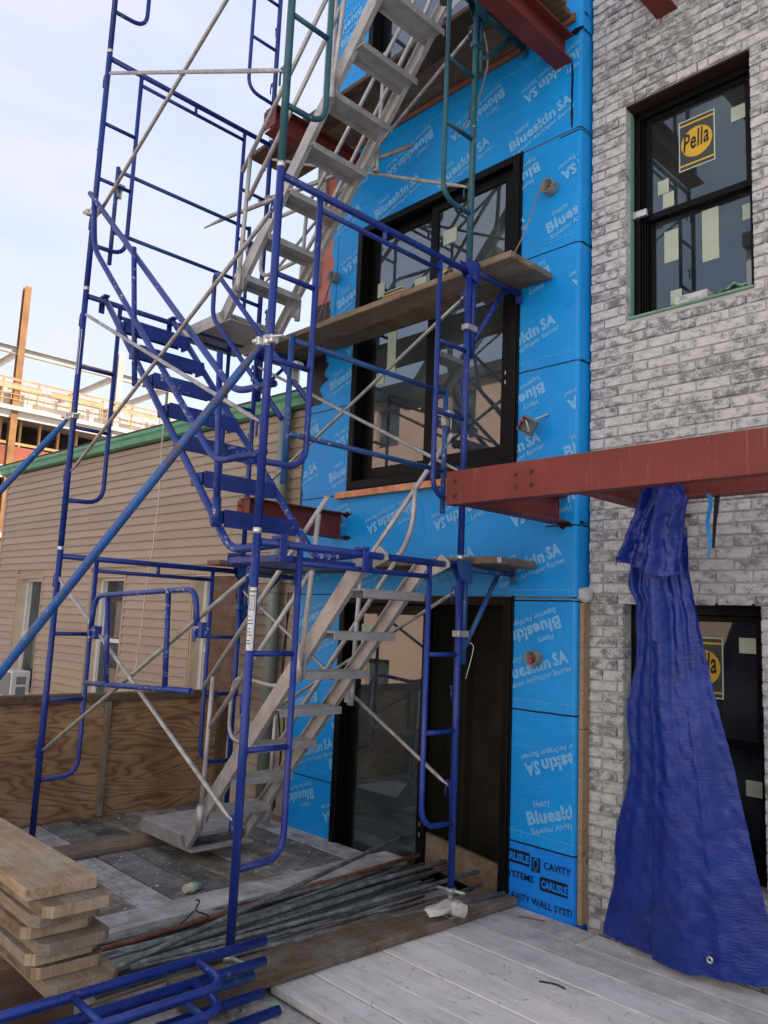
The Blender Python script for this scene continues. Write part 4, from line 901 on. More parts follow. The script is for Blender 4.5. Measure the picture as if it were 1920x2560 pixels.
# ------------------------------------------------------------------ blue steel stair
bs = thing('blue_stair', 'blue painted steel stair flight with treads rising left across the middle bay', 'stair', (-.45, .42, 1.87))
zf = H - .038 + .0
for y, x0, x1, nm in ((.14, -.44, -2.345, 0), (.70, -.40, -2.345, 1)):
    part('stringer', MB().tube(rounded([(-.03, y, 1.885), (x0, y, 1.868), (x1, y, 3.80)], .10, 6), .0225, 12), 'blue_worn', bs)
    part('hook', MB().cbox(-.045, .035, y - .022, y + .022, 1.906, 1.925, .003).cbox(.0225, .035, y - .022, y + .022, 1.79, 1.9055, .003).tube([(.02, y - .04, 1.81), (.02, y + .06, 1.81), (.02, y + .06, 1.84)], .005, 6), 'blue_worn', bs)
    part('hook', MB().cbox(-LB - .03, -LB + .05, y - .022, y + .022, 3.829, 3.848, .003).cbox(-LB - .035, -LB - .0235, y - .022, y + .022, 3.72, 3.8285, .003), 'blue_worn', bs)
for i in range(7):
    z = 2.10 + i * .2475; xs = -.44 - (z - 1.868) * .986; x = xs + .10
    part('tread', MB().cbox(x - .15, x, .168, .672, z - .006, z, .001).cbox(x + .0002, x + .005, .166, .674, z - .095, z + .004, .001).cbox(x - .156, x - .1505, .168, .672, z - .055, z, .001), 'blue_worn', bs)
    for y in (.150, .673): part('bracket', MB().cbox(xs - .02, xs + .09, y, y + .017, z - .08, z - .012, .003), 'blue_worn', bs)
part('landing', MB().cbox(-.50, -.025, .165, .68, 1.80, 1.835, .003).cbox(-.50, -.495, .16, .685, 1.79, 1.86, .001), 'blue_worn', bs)
# its side railing, a closed loop of tube
rb = MB().tube(rounded([(-.055, .085, 2.712), (-.43, .085, 2.735), (-2.37, -.048, 4.585)], .12, 6), .0195, 12, 'open')
rb2 = MB().tube(rounded([(-.10, .085, 2.36), (-.57, .085, 2.36), (-2.205, -.045, 4.10), (-2.285, -.047, 4.50)], .12, 6), .0195, 12)
part('rail', rb, 'blue_worn', bs); part('rail', rb2, 'blue_worn', bs)
part('rail_post', MB().tube([(-1.61, -.02, 3.92), (-1.505, .02, 2.96)], .0175, 10), 'blue_worn', bs); part('rail_post', MB().tube([(-.615, .09, 3.0), (-.535, .095, 2.03)], .0185, 10), 'blue_worn', bs)
part('post_socket', MB().tube([(-.545, .095, 2.16), (-.532, .096, 2.0)], .026, 10, 'open'), 'blue_worn', bs)
# far side railing, seen between the tubes
part('rail', MB().tube(rounded([(-.60, .755, 2.84), (-1.87, .755, 4.11), (-1.86, .755, 3.74), (-.90, .755, 2.80)], .09), .0180, 10, 'open'), 'blue_worn', bs)

# ------------------------------------------------------------------ side brackets and plank levels
def bracket(x, zt, label, mat='blue', down=.50):
    t = thing('side_bracket', label, 'bracket', (x, WD, zt)); y = WD + .047
    part('upright', MB().tube([(x, y, zt - down), (x, y, zt - .012)], .020, 12, 'open'), mat, t); part('arm', MB().tube([(x, y, zt - .032), (x, 2.055, zt - .032)], .0205, 12), mat, t)
    part('end_stop', MB().cbox(x - .024, x + .024, 2.055, 2.068, zt - .10, zt + .012, .003), mat, t); part('strut', MB().tube([(x, y + .02, zt - down + .11), (x, 1.90, zt - .05)], .0165, 10), mat, t)
    part('hook', MB().prism([(WD - .065, zt + .012), (WD + .075, zt + .02), (WD + .085, zt - .13), (WD + .0, zt - .11), (WD - .05, zt - .055)], 0, x + .0235, x + .0295).prism([(WD - .065, zt + .012), (WD + .075, zt + .02), (WD + .085, zt - .13), (WD + .0, zt - .11), (WD - .05, zt - .055)], 0, x - .0295, x - .0235), mat, t)
    part('cleat', MB().cbox(x - .028, x + .028, WD - .03, y + .024, zt - down + .165, zt - down + .205, .004), 'galv' if down > .5 else mat, t)
bracket(0, 1.905, 'blue side bracket under the low plank in front of the open door', 'blue_mid', .62); bracket(0, 3.862, 'blue side bracket under the middle planks at the near tower', 'blue', .62)
bracket(-LB, 1.905, 'blue side bracket under the low plank at the far tower', 'blue_mid'); bracket(-LB, 3.862, 'blue side bracket under the middle planks at the far tower'); bracket(0, 5.75, 'teal side bracket under the top planks', 'teal')
def lplank(label, x0, x1, y0, y1, zb, mat='wood_plank', t_=.046):
    o = put_plank('plank', ((x0 + x1) / 2, (y0 + y1) / 2, zb + t_ / 2), x1 - x0, y1 - y0, t_, mat); tag(o, label, 'plank', 'scaffold walkway planks'); return o
lplank('outer low walkway plank on the bracket with a small white end mark', -2.68, .178, 1.63, 1.864, 1.908); lplank('inner low walkway plank next to the blue wall', -2.70, .172, 1.868, 2.085, 1.908)
lplank('outer middle walkway plank passing in front of the middle door', -2.76, .262, 1.622, 1.855, 3.868); lplank('inner middle walkway plank hugging the middle door', -2.74, .268, 1.859, 2.078, 3.868)
lplank('outer top walkway plank seen from below', -2.75, .42, 1.53, 1.765, 5.757, 'wood_brown'); lplank('middle top walkway plank seen from below', -2.72, .44, 1.769, 1.955, 5.757, 'wood_brown'); lplank('inner top walkway plank against the wall', -2.72, .40, 1.958, 2.06, 5.757, 'wood_brown')
single('plank_mark', MB().cbox(.1785, .1805, 1.66, 1.70, 1.915, 1.948, .0005), 'label', 'small white mark on the end of the low plank', 'mark')
o = put_plank('plank', (-2.42, 1.72, 1.945), .9, .2, .04, 'wood_brown', R(88), None); tag(o, 'short brown board laid across the far end of the low planks', 'plank')

# ------------------------------------------------------------------ rakers
def clampset(t, p, mat='silver'):
    p = Vector(p); m = MB().tube([p + Vector((0, 0, -.028)), p + Vector((0, 0, .028))], .031, 12).cbox(p.x - .05, p.x - .02, p.y - .05, p.y + .02, p.z - .024, p.z + .024, .006).cbox(p.x + .02, p.x + .065, p.y - .03, p.y + .02, p.z - .022, p.z + .022, .006)
    m.tube([p + Vector((.03, -.04, .006)), p + Vector((.12, .0, .006))], .0065, 6).tube([p + Vector((-.06, -.05, 0)), p + Vector((-.025, -.045, 0))], .014, 6); part('clamp', m, mat, t)
def raker(label, top, foot, r_, mat):
    t = thing('raker', label, 'brace', foot); a, b = Vector(top), Vector(foot); u_ = (b - a).normalized()
    part('tube', MB().tube([a, a + u_ * .05, a + u_ * .16, b], [r_ * .45, r_ * .7, r_, r_], 14, 'open'), mat, t); part('foot_plate', MB().cbox(b.x - .06, b.x + .06, b.y - .06, b.y + .06, b.z - .012, b.z - .003, .002), 'galv', t); clampset(t, (top[0], 0, top[2] + .03))
raker('thick bright blue raker tube slanting from the near post to the lower left', (-.01, -.045, 2.87), (-1.56, -1.535, -.25), .0225, 'blue_raker')
raker('blue raker tube clamped to the far post at the left edge', (-LB - .015, -.04, 2.86), (-3.16, -2.02, -.25), .0225, 'blue_raker')
t = thing('clamp', 'silver swivel clamp on the far post high against the sky', 'clamp', (-LB, 0, 4.46)); clampset(t, (-LB, 0, 4.46))
t = thing('clamp', 'silver swivel clamp on the far rear post below the upper beam', 'clamp', (-LB, WD, 5.20)); clampset(t, (-LB, WD, 5.20), 'galv')
single('putlog_tube', MB().tube([(-2.95, 1.24, 5.02), (-2.75, 1.30, 5.06), (-2.2, 1.52, 5.16), (-1.0, 1.95, 5.34)], [.006, .018, .0215, .0215], 12), 'galv', 'old grey tie tube with a flattened end poking out past the far post', 'tube', (-2.2, 1.52, 5.16))
single('tie_tube', MB().tube([(-.02, WD + .03, 4.46), (-1.8, 1.62, 4.80)], .013, 10), 'rust', 'thin tan tie tube running left from the teal frame', 'tube', (-.02, 1.55, 4.46)) if 0 else None

# ------------------------------------------------------------------ things on the deck
o = put_plank('plank', (-2.49, .50, -.178), 1.15, .236, .046, 'wood_plank', R(90)); tag(o, 'brown loose plank lying across the left deck in front of the stair landing', 'plank')
# stack of planks at the left
ends = [-.06, .045, -.015, -.045, .035, -.02, .005, .085]; offs = [0, .028, .006, -.012, .03, .004, .022, .055]; words = ['topmost plank of the stack at the lower left', 'second plank from the top of the stack', 'third plank from the top of the stack', 'fourth plank from the top of the stack', 'fifth plank from the top of the stack', 'third plank from the bottom of the stack', 'second plank from the bottom of the stack', 'bottom plank of the stack at the lower left']
zt = .432
def nosed(name, xe, yc, zc, L_, w, t_, mat, cut=.045):
    m = MB(); prof = [(-L_, -w / 2), (-cut, -w / 2), (-.008, -w / 2 + cut * .8), (0, -w / 2 + cut), (0, w / 2 - cut), (-.008, w / 2 - cut * .8), (-cut, w / 2), (-L_, w / 2)]
    m.prism(prof, 2, -t_ / 2, t_ / 2); me = m.mesh(name, mat); o = link(name, me); o.location = (xe, yc, zc)
    if mat == 'wood_stack':
        me.materials.append(M['wood_end'])
        for p_ in me.polygons:
            if p_.normal.x > .5: p_.material_index = 1
    bm_ = o.modifiers.new('b', 'BEVEL'); bm_.width = .0025; bm_.segments = 2; bm_.limit_method = 'ANGLE'; return o
for i in range(8):
    t_ = .045; o = nosed('plank', ends[i], -.775 + offs[i] + .005, zt - t_ / 2, 3.1 + .1 * (i % 3), .285 if i else .29, t_, ['wood_new', 'wood_stack', 'wood_plank', 'wood_stack', 'wood_plank', 'wood_stack', 'wood_stack', 'wood_plank'][i], .012 if i == 0 else .03)
    tag(o, words[i] + (', worn orange top' if i == 0 else ''), 'plank', 'planks in the stack'); zt -= t_ + .0015; o.rotation_euler.z = R(random.uniform(-.7, .7))
for x in (-.35, -1.6, -2.7):
    o = put_plank('bearer', (x, -.77, (zt - .262) / 2 - .0005), .4, .09, zt + .262 - .002, 'wood_brown', R(90)); tag(o, 'timber bearer under the plank stack, %s' % ('nearest its end' if x > -1 else 'at mid length' if x > -2 else 'at the far end'), 'bearer')
for i, (dy, z) in enumerate(((-1.10, -.03), (-1.12, .02), (-1.09, .07), (-1.40, .0), (-1.41, .05))):
    o = nosed('plank', -.15 - .06 * i, dy, z - .10, 3.0, .28, .045, 'wood_plank' if i % 2 else 'wood_new'); tag(o, ['lowest plank of the low pile beside the stack', 'middle plank of the low pile beside the stack', 'upper plank of the low pile beside the stack', 'outer lower plank at the left picture edge', 'outer upper plank at the left picture edge'][i], 'plank', 'planks in the low pile')
for x in (-.5, -2.4):
    o = put_plank('bearer', (x, -1.25, -.2075), .6, .09, .105, 'wood_brown', R(90)); tag(o, 'timber bearer under the low plank pile, %s' % ('near end' if x > -1 else 'far end'), 'bearer')

# pile of scaffold frames lying flat in the foreground
q = Matrix(((0, 1, 0), (0, 0, -1), (-1, 0, 0))).to_quaternion()
pl = [(.095, .125, .055), (.165, .075, .002), (.14, .035, -.058), (.19, .055, -.118), (.255, .10, -.178)]
pw = ['uppermost blue frame in the flat pile in the foreground', 'second blue frame down in the foreground pile', 'third blue frame down in the foreground pile', 'fourth blue frame down in the foreground pile', 'lowest blue frame of the foreground pile']
for i, (x, y, z) in enumerate(pl):
    o = sframe((x, y, z), 'blue' if i != 2 else 'blue_mid', pw[i], 'frames piled flat', q, False); o.rotation_quaternion = Euler((0, 0, R(.6 * (i % 3 - 1)))).to_quaternion() @ q
    m = MB()
    for yy_ in (0, WD): m.tube([(-PR_ - .0006, yy_, .045), (-PR_ + .003, yy_, .045)], .0055, 8)
    c_ = link('pin_hole', m.mesh('pin_hole', 'cable'), o)
for i, y in enumerate((-.25, -1.4)):
    o = put_plank('bearer', (.9, y, -.232), 1.7, .07, .055, 'wood_brown', 0); tag(o, 'timber bearer under the frame pile, %s' % ('nearest its end' if i == 0 else 'farther back'), 'bearer')

# bundle of loose pipes
random.seed(11); pid = 0
PIPES = [((-1.10, 2.24, -.055), (-.36, -.45, -.10)), ((-.86, 2.20, -.12), (-.84, -.5, -.205)), ((-.62, 2.38, -.11), (-.76, -.5, -.20)), ((-.60, 2.36, -.145), (-.68, -.4, -.215)), ((-.33, 2.42, -.11), (-.58, -.5, -.19)), ((.0, 2.04, -.132), (-.50, -.4, -.205)),
         ((-.78, 2.2, -.19), (-.66, -.5, -.225)), ((-.70, 2.1, -.215), (-.58, -.45, -.235)), ((-.52, 2.0, -.20), (-.46, -.4, -.235)), ((-.46, 1.8, -.225), (-.40, -.5, -.24)), ((-.34, 1.75, -.21), (-.36, -.5, -.235)), ((-.88, 1.9, -.205), (-.78, -.5, -.235)), ((-.30, 1.9, -.235), (-.44, -.35, -.20)), ((-.27, 1.5, -.235), (-.30, -.4, -.235))]
for i in range(20):
    xa = random.uniform(-.85, -.2); PIPES.append(((xa, random.uniform(1.7, 2.08), random.uniform(-.20, -.12)), (xa + random.uniform(-.22, .2) - .1 * (xa > -.4), random.uniform(-.55, -.1), random.uniform(-.225, -.17))))
PL = {0: 'long thin grey pipe crossing diagonally over the whole pipe bundle', 4: 'grey pipe of the bundle reaching farthest into the open doorway', 5: 'grey pipe of the bundle ending at the foot of the blue sheet'}
for i, (a, b) in enumerate(PIPES):
    rusty = i in (1, 9); r_ = random.choice((.0085, .0105, .0125, .0155)) if i > 5 else random.choice((.0135, .0155)); a, b = Vector(a), Vector(b); md = (a + b) / 2 + Vector((random.uniform(-.02, .02), 0, -.006))
    single('pipe', MB().tube([a, a.lerp(md, .5), md, md.lerp(b, .5), b], r_, 10, 'open'), 'rust' if rusty else 'pipe', ('rust brown pipe along the far edge of the pipe bundle' if i == 1 else 'rust pink pipe on the near side of the pipe bundle') if rusty else PL.get(i, 'dull grey green pipe lying in the bundle beside the sill plank'), 'pipe', tuple(md), None if rusty else 'grey pipes in the bundle')
p_ = MB()
for i in range(4): p_.tube([(-.62 + .02 * math.sin(i * 2.1) + .05 * i, .25 + .02 * i, -.10 + .03 * math.sin(i * 1.7)), (-.60 + .05 * i, .28 + .03 * i, -.08)], .004, 5)
single('tie_wire', MB().tube(rounded([(-.98, .42, -.115), (-.90, .40, -.09), (-.80, .30, -.10), (-.72, .36, -.115), (-.64, .22, -.12)], .04), .0045, 6).tube([(-.80, .30, -.10), (-.70, .16, -.11)], .004, 5), 'cable', 'black tie wire twisted round the pipe bundle', 'wire')
# small litter
def crumple(name, c_, s, mat, label, cat, seed):
    random.seed(seed); bm = bmesh.new(); bmesh.ops.create_icosphere(bm, subdivisions=2, radius=1)
    for v in bm.verts:
        k_ = random.uniform(.6, 1.15); v.co = Vector((v.co.x * s[0] * k_, v.co.y * s[1] * k_, v.co.z * s[2] * k_))
    me = bpy.data.meshes.new(name); bm.to_mesh(me); bm.free(); me.materials.append(M[mat]); o = link(name, me); o.location = c_; return tag(o, label, cat)
crumple('paper_scrap', (.02, 1.43, -.095), (.06, .16, .035), 'paper', 'torn pale paper sack caught round the near rear jack', 'paper', 3); crumple('paper_scrap', (.085, 1.50, -.10), (.05, .06, .05), 'paper', 'crumpled paper lump beside the jack on the sill plank', 'paper', 4)
crumple('foam_chunk', (-1.98, .045, -.178), (.07, .05, .028), 'green_foam', 'mint green foam offcut on the left deck by the plank stack', 'foam', 5); crumple('foam_chunk', (.14, .17, -.235), (.035, .03, .03), 'green_foam', 'small mint foam chunk on the rubble by the pale deck corner', 'foam', 6)
cup = thing('paper_cup', 'tipped pale paper cup lying on the deck under the stair', 'cup', (-1.33, .62, -.165)); part('cup_wall', MB().tube([(-1.345, .675, -.176), (-1.33, .60, -.170)], [.022, .031], 14, 'open'), 'green_foam', cup); part('rim', MB().tube([(-1.33, .60, -.170), (-1.3295, .597, -.1698)], [.0325, .0325], 14, 'open'), 'cup', cup)
def twig(pts, r_, mat, label, cat='wire'): single('wire_scrap', MB().tube(rounded(pts, .03), r_, 6), mat, label, cat, pts[0])
twig([(.86, .66, -.198), (.94, .60, -.198), (1.0, .66, -.196), (1.02, .80, -.192)], .0032, 'cable', 'bent purple black wire scrap near the bottom middle of the pale deck'); twig([(.78, 1.30, -.199), (.86, 1.34, -.197), (.91, 1.33, -.198)], .004, 'cable', 'short dark strip on the pale deck in front of the tarp')
twig([(1.22, .98, -.199), (1.30, 1.06, -.198), (1.37, 1.17, -.197), (1.42, 1.25, -.196)], .0036, 'cable', 'dark purple wire lying at the bottom right of the pale deck'); twig([(1.50, 1.42, -.199), (1.53, 1.46, -.196), (1.50, 1.52, -.198)], .005, 'cable', 'little dark hook shaped scrap on the pale deck at the right'); twig([(.18, 1.93, -.199), (.25, 1.97, -.195), (.33, 2.0, -.199)], .005, 'rust', 'thin twig on the pale deck near the wall'); twig([(.90, .72, -.12), (.93, .74, -.19)], .003, 'silver', 'x') if 0 else None
o = thing('nail', 'bright nail lying on the pale deck', 'nail', (.83, 1.03, -.199)); part('shank', MB().tube([(.83, 1.03, -.199), (.86, 1.09, -.199)], .003, 6), 'silver', o); part('head', MB().tube([(.86, 1.09, -.199), (.862, 1.094, -.199)], .006, 8), 'silver', o)

# ------------------------------------------------------------------ plywood fence
fn = struct('plywood_fence') if 0 else thing('plywood_fence', 'low fence of dark stained plywood panels closing the left side of the deck', 'fence', (-3.45, .5, -.26))
for a, b in ((-2.2, .948), (.952, 2.19)): part('panel', MB().cbox(-3.468, -3.45, a, b, -.255, .748, .002), 'ply', fn)
for y in (.952, 2.11, -.35): part('batten', MB().cbox(-3.4495, -3.405, y - .05 if y != .952 else y - .022, y + .05 if y != .952 else y + .024, -.20, .7475, .003), 'wood_stack' if y != 2.11 else 'wood_brown', fn)
part('cap_board', MB().cbox(-3.52, -3.40, -2.2, 2.26, .749, .815, .006), 'wood_brown', fn)
single('fence_wire', MB().tube([(-3.44, -.05, .135), (-3.44, .38, .16)], .006, 6), 'cable', 'short black cable end on the fence by the far post', 'cable') if 0 else None

# ------------------------------------------------------------------ tarp
def interp(tab, z):
    for (z0, a), (z1, b) in zip(tab, tab[1:]):
        if z0 >= z >= z1: t_ = (z0 - z) / (z0 - z1); return a + (b - a) * t_
    return tab[0][1] if z > tab[0][0] else tab[-1][1]
XLt = [(2.06, 1.10), (1.85, 1.05), (1.757, 1.035), (1.68, 1.075), (1.55, 1.05), (1.374, 1.02), (1.25, .985), (1.159, .958), (1.0, .948), (.83, .928), (.608, .87), (.3, .79), (0, .722), (-.165, .692)]
XRt = [(2.06, 1.41), (1.85, 1.40), (1.698, 1.413), (1.305, 1.449), (.83, 1.525), (.04, 1.632), (-.165, 1.66)]
tp = thing('tarpaulin', 'crumpled dark blue tarpaulin hung from the steel down to the deck', 'tarpaulin', (1.2, 1.95, -.19))
PROF = [(0., .05), (-.10, .04), (-.345, -.005), (-.37, -.060), (-.40, -.072), (-.60, -.072), (-.625, -.055), (-.76, -.045), (-.79, -.02), (-1., .07)]
NU, NV = 110, 150; m = MB(); rng = random.Random(5)
ph = [rng.uniform(0, 6.28) for _ in range(8)]
for j in range(NV + 1):
    z = 2.06 - j / NV * (2.06 + .165); a, b = interp(XLt, z), interp(XRt, z); yb = 1.61 + (2.06 - z) / 2.25 * .37; g_ = min(1, (2.06 - z) / 1.2)
    for i in range(NU + 1):
        u_ = i / NU; fold = interp(PROF, -u_) * (.35 + .65 * g_) + .030 * math.sin(u_ * 12.5 + .5 * z + ph[0]) * (1 - .75 * g_) + .007 * math.sin(u_ * 23 + .5 * z + ph[1]) + .008 * math.sin(u_ * 41 - 2.6 * z + ph[2]) * (1 - .5 * g_) + .003 * math.sin(z * 6 + u_ * 7 + ph[3]) + .002 * math.sin(z * 17 - u_ * 13 + ph[4]) + .003 * math.sin(z * 43 + u_ * 11 + ph[5]) * math.sin(u_ * 31)
        edge = .09 * max(0, (.10 - u_) / .10) ** 1.5 * (.4 + .6 * math.sin(z * 5 + 1) ** 2); cut = .03 * max(0, (u_ - .55) / .45) * (j / NV) ** 8
        crk = .020 * MN.noise(Vector((u_ * 5, z * 1.6, 3.1))) + .012 * MN.noise(Vector((u_ * 11, z * 5.5, 7.7))) * (1.3 - g_) + .004 * MN.noise(Vector((u_ * 20, z * 24, 1.3)))
        m.v.append((a + (b - a) * u_ + .004 * MN.noise(Vector((0, z * 30, i))) * (i in (0, NU)), yb + fold + edge + crk, z + cut))
W1 = NU + 1
for j in range(NV):
    for i in range(NU): m.f.append((j * W1 + i, j * W1 + i + 1, j * W1 + W1 + i + 1, j * W1 + W1 + i)); m.sm.append(True)
part('sheet', m, 'tarp', tp, fix=False)
m = MB(); NU2, NV2 = 60, 50
XL2 = [(2.285, 1.245), (2.17, 1.172), (2.03, 1.11), (1.87, 1.046), (1.83, 1.035)]; XR2 = [(2.285, 1.40), (2.2, 1.455), (2.13, 1.43), (2.03, 1.41), (1.83, 1.425)]
for j in range(NV2 + 1):
    z = 2.285 - j / NV2 * (2.285 - 1.845)
    for i in range(NU2 + 1):
        u_ = i / NU2; a, b = interp(XL2, z), interp(XR2, z); gz = (2.285 - z) / .44
        y_ = 1.520 + .05 * gz - .05 * math.sin(math.pi * u_) + .030 * math.sin(u_ * 12 + 3.0 + gz) * (1 - .3 * gz) + .016 * math.sin(u_ * 27 + 2 * gz) + .022 * MN.noise(Vector((u_ * 4.5, z * 9, 2.2))) + .018 * MN.noise(Vector((u_ * 10, z * 22, 5.2))) + .008 * MN.noise(Vector((u_ * 24, z * 50, 8.2)))
        hem = .035 * math.sin(u_ * 5.2 + .9) * gz ** 3
        m.v.append((a + (b - a) * u_, y_, z + hem))
W2 = NU2 + 1
for j in range(NV2):
    for i in range(NU2): m.f.append((j * W2 + i, j * W2 + i + 1, j * W2 + W2 + i + 1, j * W2 + W2 + i)); m.sm.append(True)
part('top_flap', m, 'tarp', tp, fix=False)
hz = MB()       # frayed threads along the torn hems
for q_ in range(150):
    i = rng.randrange(NU2 + 1); x, y, z = m.v[NV2 * W2 + i]; hz.quad((x, y - .001, z), (x + .0016, y - .001, z), (x + .0016 + rng.uniform(-.008, .008), y - .002, z - rng.uniform(.008, .02)))
sv = bpy.data.objects[tp.children[0].name].data.vertices
for q_ in range(170):
    j = rng.randrange(int(NV * .10), int(NV * .55)); v = sv[j * W1].co + tp.location; hz.quad((v.x, v.y, v.z), (v.x, v.y, v.z - .002), (v.x - rng.uniform(.006, .018), v.y, v.z - rng.uniform(0, .01)))
o = part('frayed_threads', hz, 'tarp', tp, fix=False); o['kind'] = 'stuff'
# a folded back strip hanging on the sheet
m = MB()
for j in range(13):
    z = 1.80 - j * .025; cx = 1.245 - .012 * j / 12; 
    for i in range(7): u_ = i / 6; m.v.append((cx - .03 + .062 * u_ + .004 * math.sin(j * 2.1), 1.575 + j * .0035 - .028 * math.sin(math.pi * u_), z - .02 * u_ * (j == 12)))
for j in range(12):
    for i in range(6): m.f.append((j * 7 + i, j * 7 + i + 1, j * 7 + 8 + i, j * 7 + 7 + i)); m.sm.append(True)
part('loose_strip', m, 'tarp', tp, fix=False)
e = MB(); c0 = Vector((1.372, 1.905, -.06))
rg_ = [c0 + Vector((math.cos(t) * .0125, -.012, math.sin(t) * .0125)) for t in [i * math.pi / 8 for i in range(17)]]; e.tube(rg_, .005, 8, False); part('eyelet', e, 'silver', tp)
# tape ribbons
m = MB(); b = 0
for i in range(13):
    z = 2.205 - i * .026; x = 1.555 + .006 * math.sin(i * .9); y = 1.535 + .008 * math.sin(i * .6); w_ = .010 if i < 10 else .006; m.v += [(x - w_, y, z), (x + w_, y + .004 * math.sin(i), z)]
for i in range(12): m.f.append((2 * i, 2 * i + 1, 2 * i + 3, 2 * i + 2)); m.sm.append(False)
o = single('tape_ribbon', m, 'blue_tape', 'bright blue tape ribbon dangling from the inner beam right of the tarp', 'tape', fix=False); o.modifiers.new('t', 'SOLIDIFY').thickness = .0015
m = MB()
for i in range(9):
    z = 2.20 - i * .032; x = 1.58 - .003 * i; w_ = .013 - .0008 * i; m.v += [(x - w_, 1.575, z), (x + w_, 1.575 + .004 * math.sin(i), z)]
for i in range(8): m.f.append((2 * i, 2 * i + 1, 2 * i + 3, 2 * i + 2)); m.sm.append(False)
o = single('tape_ribbon', m, 'tar', 'black tape ribbon dangling behind the blue one', 'tape', fix=False); o.modifiers.new('t', 'SOLIDIFY').thickness = .0015

# ------------------------------------------------------------------ electrical boxes on the blue wall
def round_box(x, z, label, wires=True, tilt=0.):
    t = thing('junction_box', label, 'junction box', (x, YB, z)); m = MB(); n = 20; y0, y1, r1, r0 = YB - .001, YB - .075, .050, .043
    b = 0
    for (yy_, rr_) in ((y0, r1), (y1, r1), (y1, r0), (y0 - .012, r0)):
        for k_ in range(n): a = 2 * math.pi * k_ / n; m.v.append((x + rr_ * math.cos(a), yy_, z + rr_ * math.sin(a)))
    for q_ in range(3):
        for k_ in range(n): k2 = (k_ + 1) % n; m.f.append((q_ * n + k_, q_ * n + k2, (q_ + 1) * n + k2, (q_ + 1) * n + k_)); m.sm.append(q_ != 1)
    m.f.append(tuple(3 * n + k_ for k_ in range(n))); m.sm.append(False); part('box', m, 'pvc', t)
    for sx in (-1, 1): part('lug', MB().cbox(x + sx * .054 - .008, x + sx * .054 + .008, y1, y1 + .02, z - .012, z + .012, .003), 'pvc', t)
    if wires:
        w_ = MB(); rg2 = random.Random(x)
        for i in range(5): w_.tube(rounded([(x + rg2.uniform(-.03, .03), YB - .02, z + rg2.uniform(-.03, .03)) for _ in range(2)] + [(x + rg2.uniform(-.025, .025), YB - .055, z + rg2.uniform(-.03, .03)), (x + rg2.uniform(-.03, .03), YB - .03, z + rg2.uniform(-.03, .03))], .02), .003, 6)
        part('wires', w_, 'wire_tan', t)
    return t
t = round_box(.242, 4.542, 'round grey junction box with a long tan cable, right of the middle door'); part('cable', MB().tube(rounded([(.235, YB - .03, 4.535), (.19, YB - .10, 4.50), (.15, YB - .16, 4.22), (.05, YB - .22, 3.98), (-.10, YB - .30, 4.0), (-.36, YB - .42, 3.985)], .12, 8), .0042, 8), 'wire_tan', t); part('wire_nut', MB().tube([(-.335, YB - .42, 3.98), (-.365, YB - .425, 3.965)], [.004, .009], 8), 'yellow_nut', t)
t = round_box(.176, 1.335, 'round grey junction box with red wire nut right of the open doorway'); part('wire_nut', MB().tube([(.17, YB - .05, 1.34), (.182, YB - .072, 1.305)], [.006, .012], 8), 'red', t)
t = round_box(-2.051, 4.565, 'round grey junction box on the pink left edge with hanging brown wires'); part('cable', MB().tube(rounded([(-2.06, YB - .06, 4.54), (-2.10, YB - .07, 4.42), (-2.14, YB - .07, 4.32), (-2.20, YB - .07, 4.18)], .04), .005, 6).tube(rounded([(-2.06, YB - .06, 4.54), (-2.11, YB - .06, 4.40), (-2.12, YB - .06, 4.28), (-2.13, YB - .05, 4.17)], .04), .005, 6), 'wire_tan', t)
t = thing('junction_box', 'square grey junction box dangling on a flexible conduit above the channel', 'junction box', (.20, YB - .1, 2.86)); mt = Matrix.Translation((.165, YB - .13, 2.845)) @ Euler((R(20), R(32), R(22))).to_matrix().to_4x4()
m = MB()
for a in ((-.052, -.048, -.028, .028, -.052, .052), (.048, .052, -.028, .028, -.052, .052), (-.048, .048, -.028, .028, -.052, -.048), (-.048, .048, -.028, .028, .048, .052), (-.048, .048, .024, .028, -.048, .048)): m.box(*a, mt)
part('box', m, 'pvc', t); fc = []
for i in range(25): q_ = i / 24; fc.append((.19 + .045 * q_, YB - .10 + .098 * q_, 2.885 + .055 * q_))
part('conduit', MB().tube(fc, [.0075 if i % 2 else .0100 for i in range(25)], 10), 'silver', t); mm = mt
part('wires', MB().tube(rounded([mm @ Vector(v_) for v_ in ((-.03, -.01, .03), (.0, -.035, .02), (.03, -.02, -.02), (.02, -.0, -.04))], .02), .004, 6).tube(rounded([mm @ Vector(v_) for v_ in ((-.02, .0, .02), (.02, -.03, .0), (.035, -.01, -.035))], .02), .003, 6), 'label', t); part('wire_nut', MB().tube([mm @ Vector((-.035, -.01, .035)), mm @ Vector((-.045, -.034, .01))], [.007, .012], 8), 'red', t)
single('strap', MB().tube(rounded([(-.03, 1.60, 5.70), (-.06, 1.75, 5.50), (-.30, 1.92, 5.35), (-.52, 1.98, 5.24)], .1), .007, 6), 'galv', 'grey webbing strap dangling under the top planks', 'strap')
single('zip_tie', MB().tube(rounded([(.01, WD + .10, 1.42), (.03, WD + .115, 1.40), (.03, WD + .10, 1.34), (.01, WD + .07, 1.20)], .03), .0025, 6), 'label', 'pale zip tie tail on the low bracket strut', 'tie')

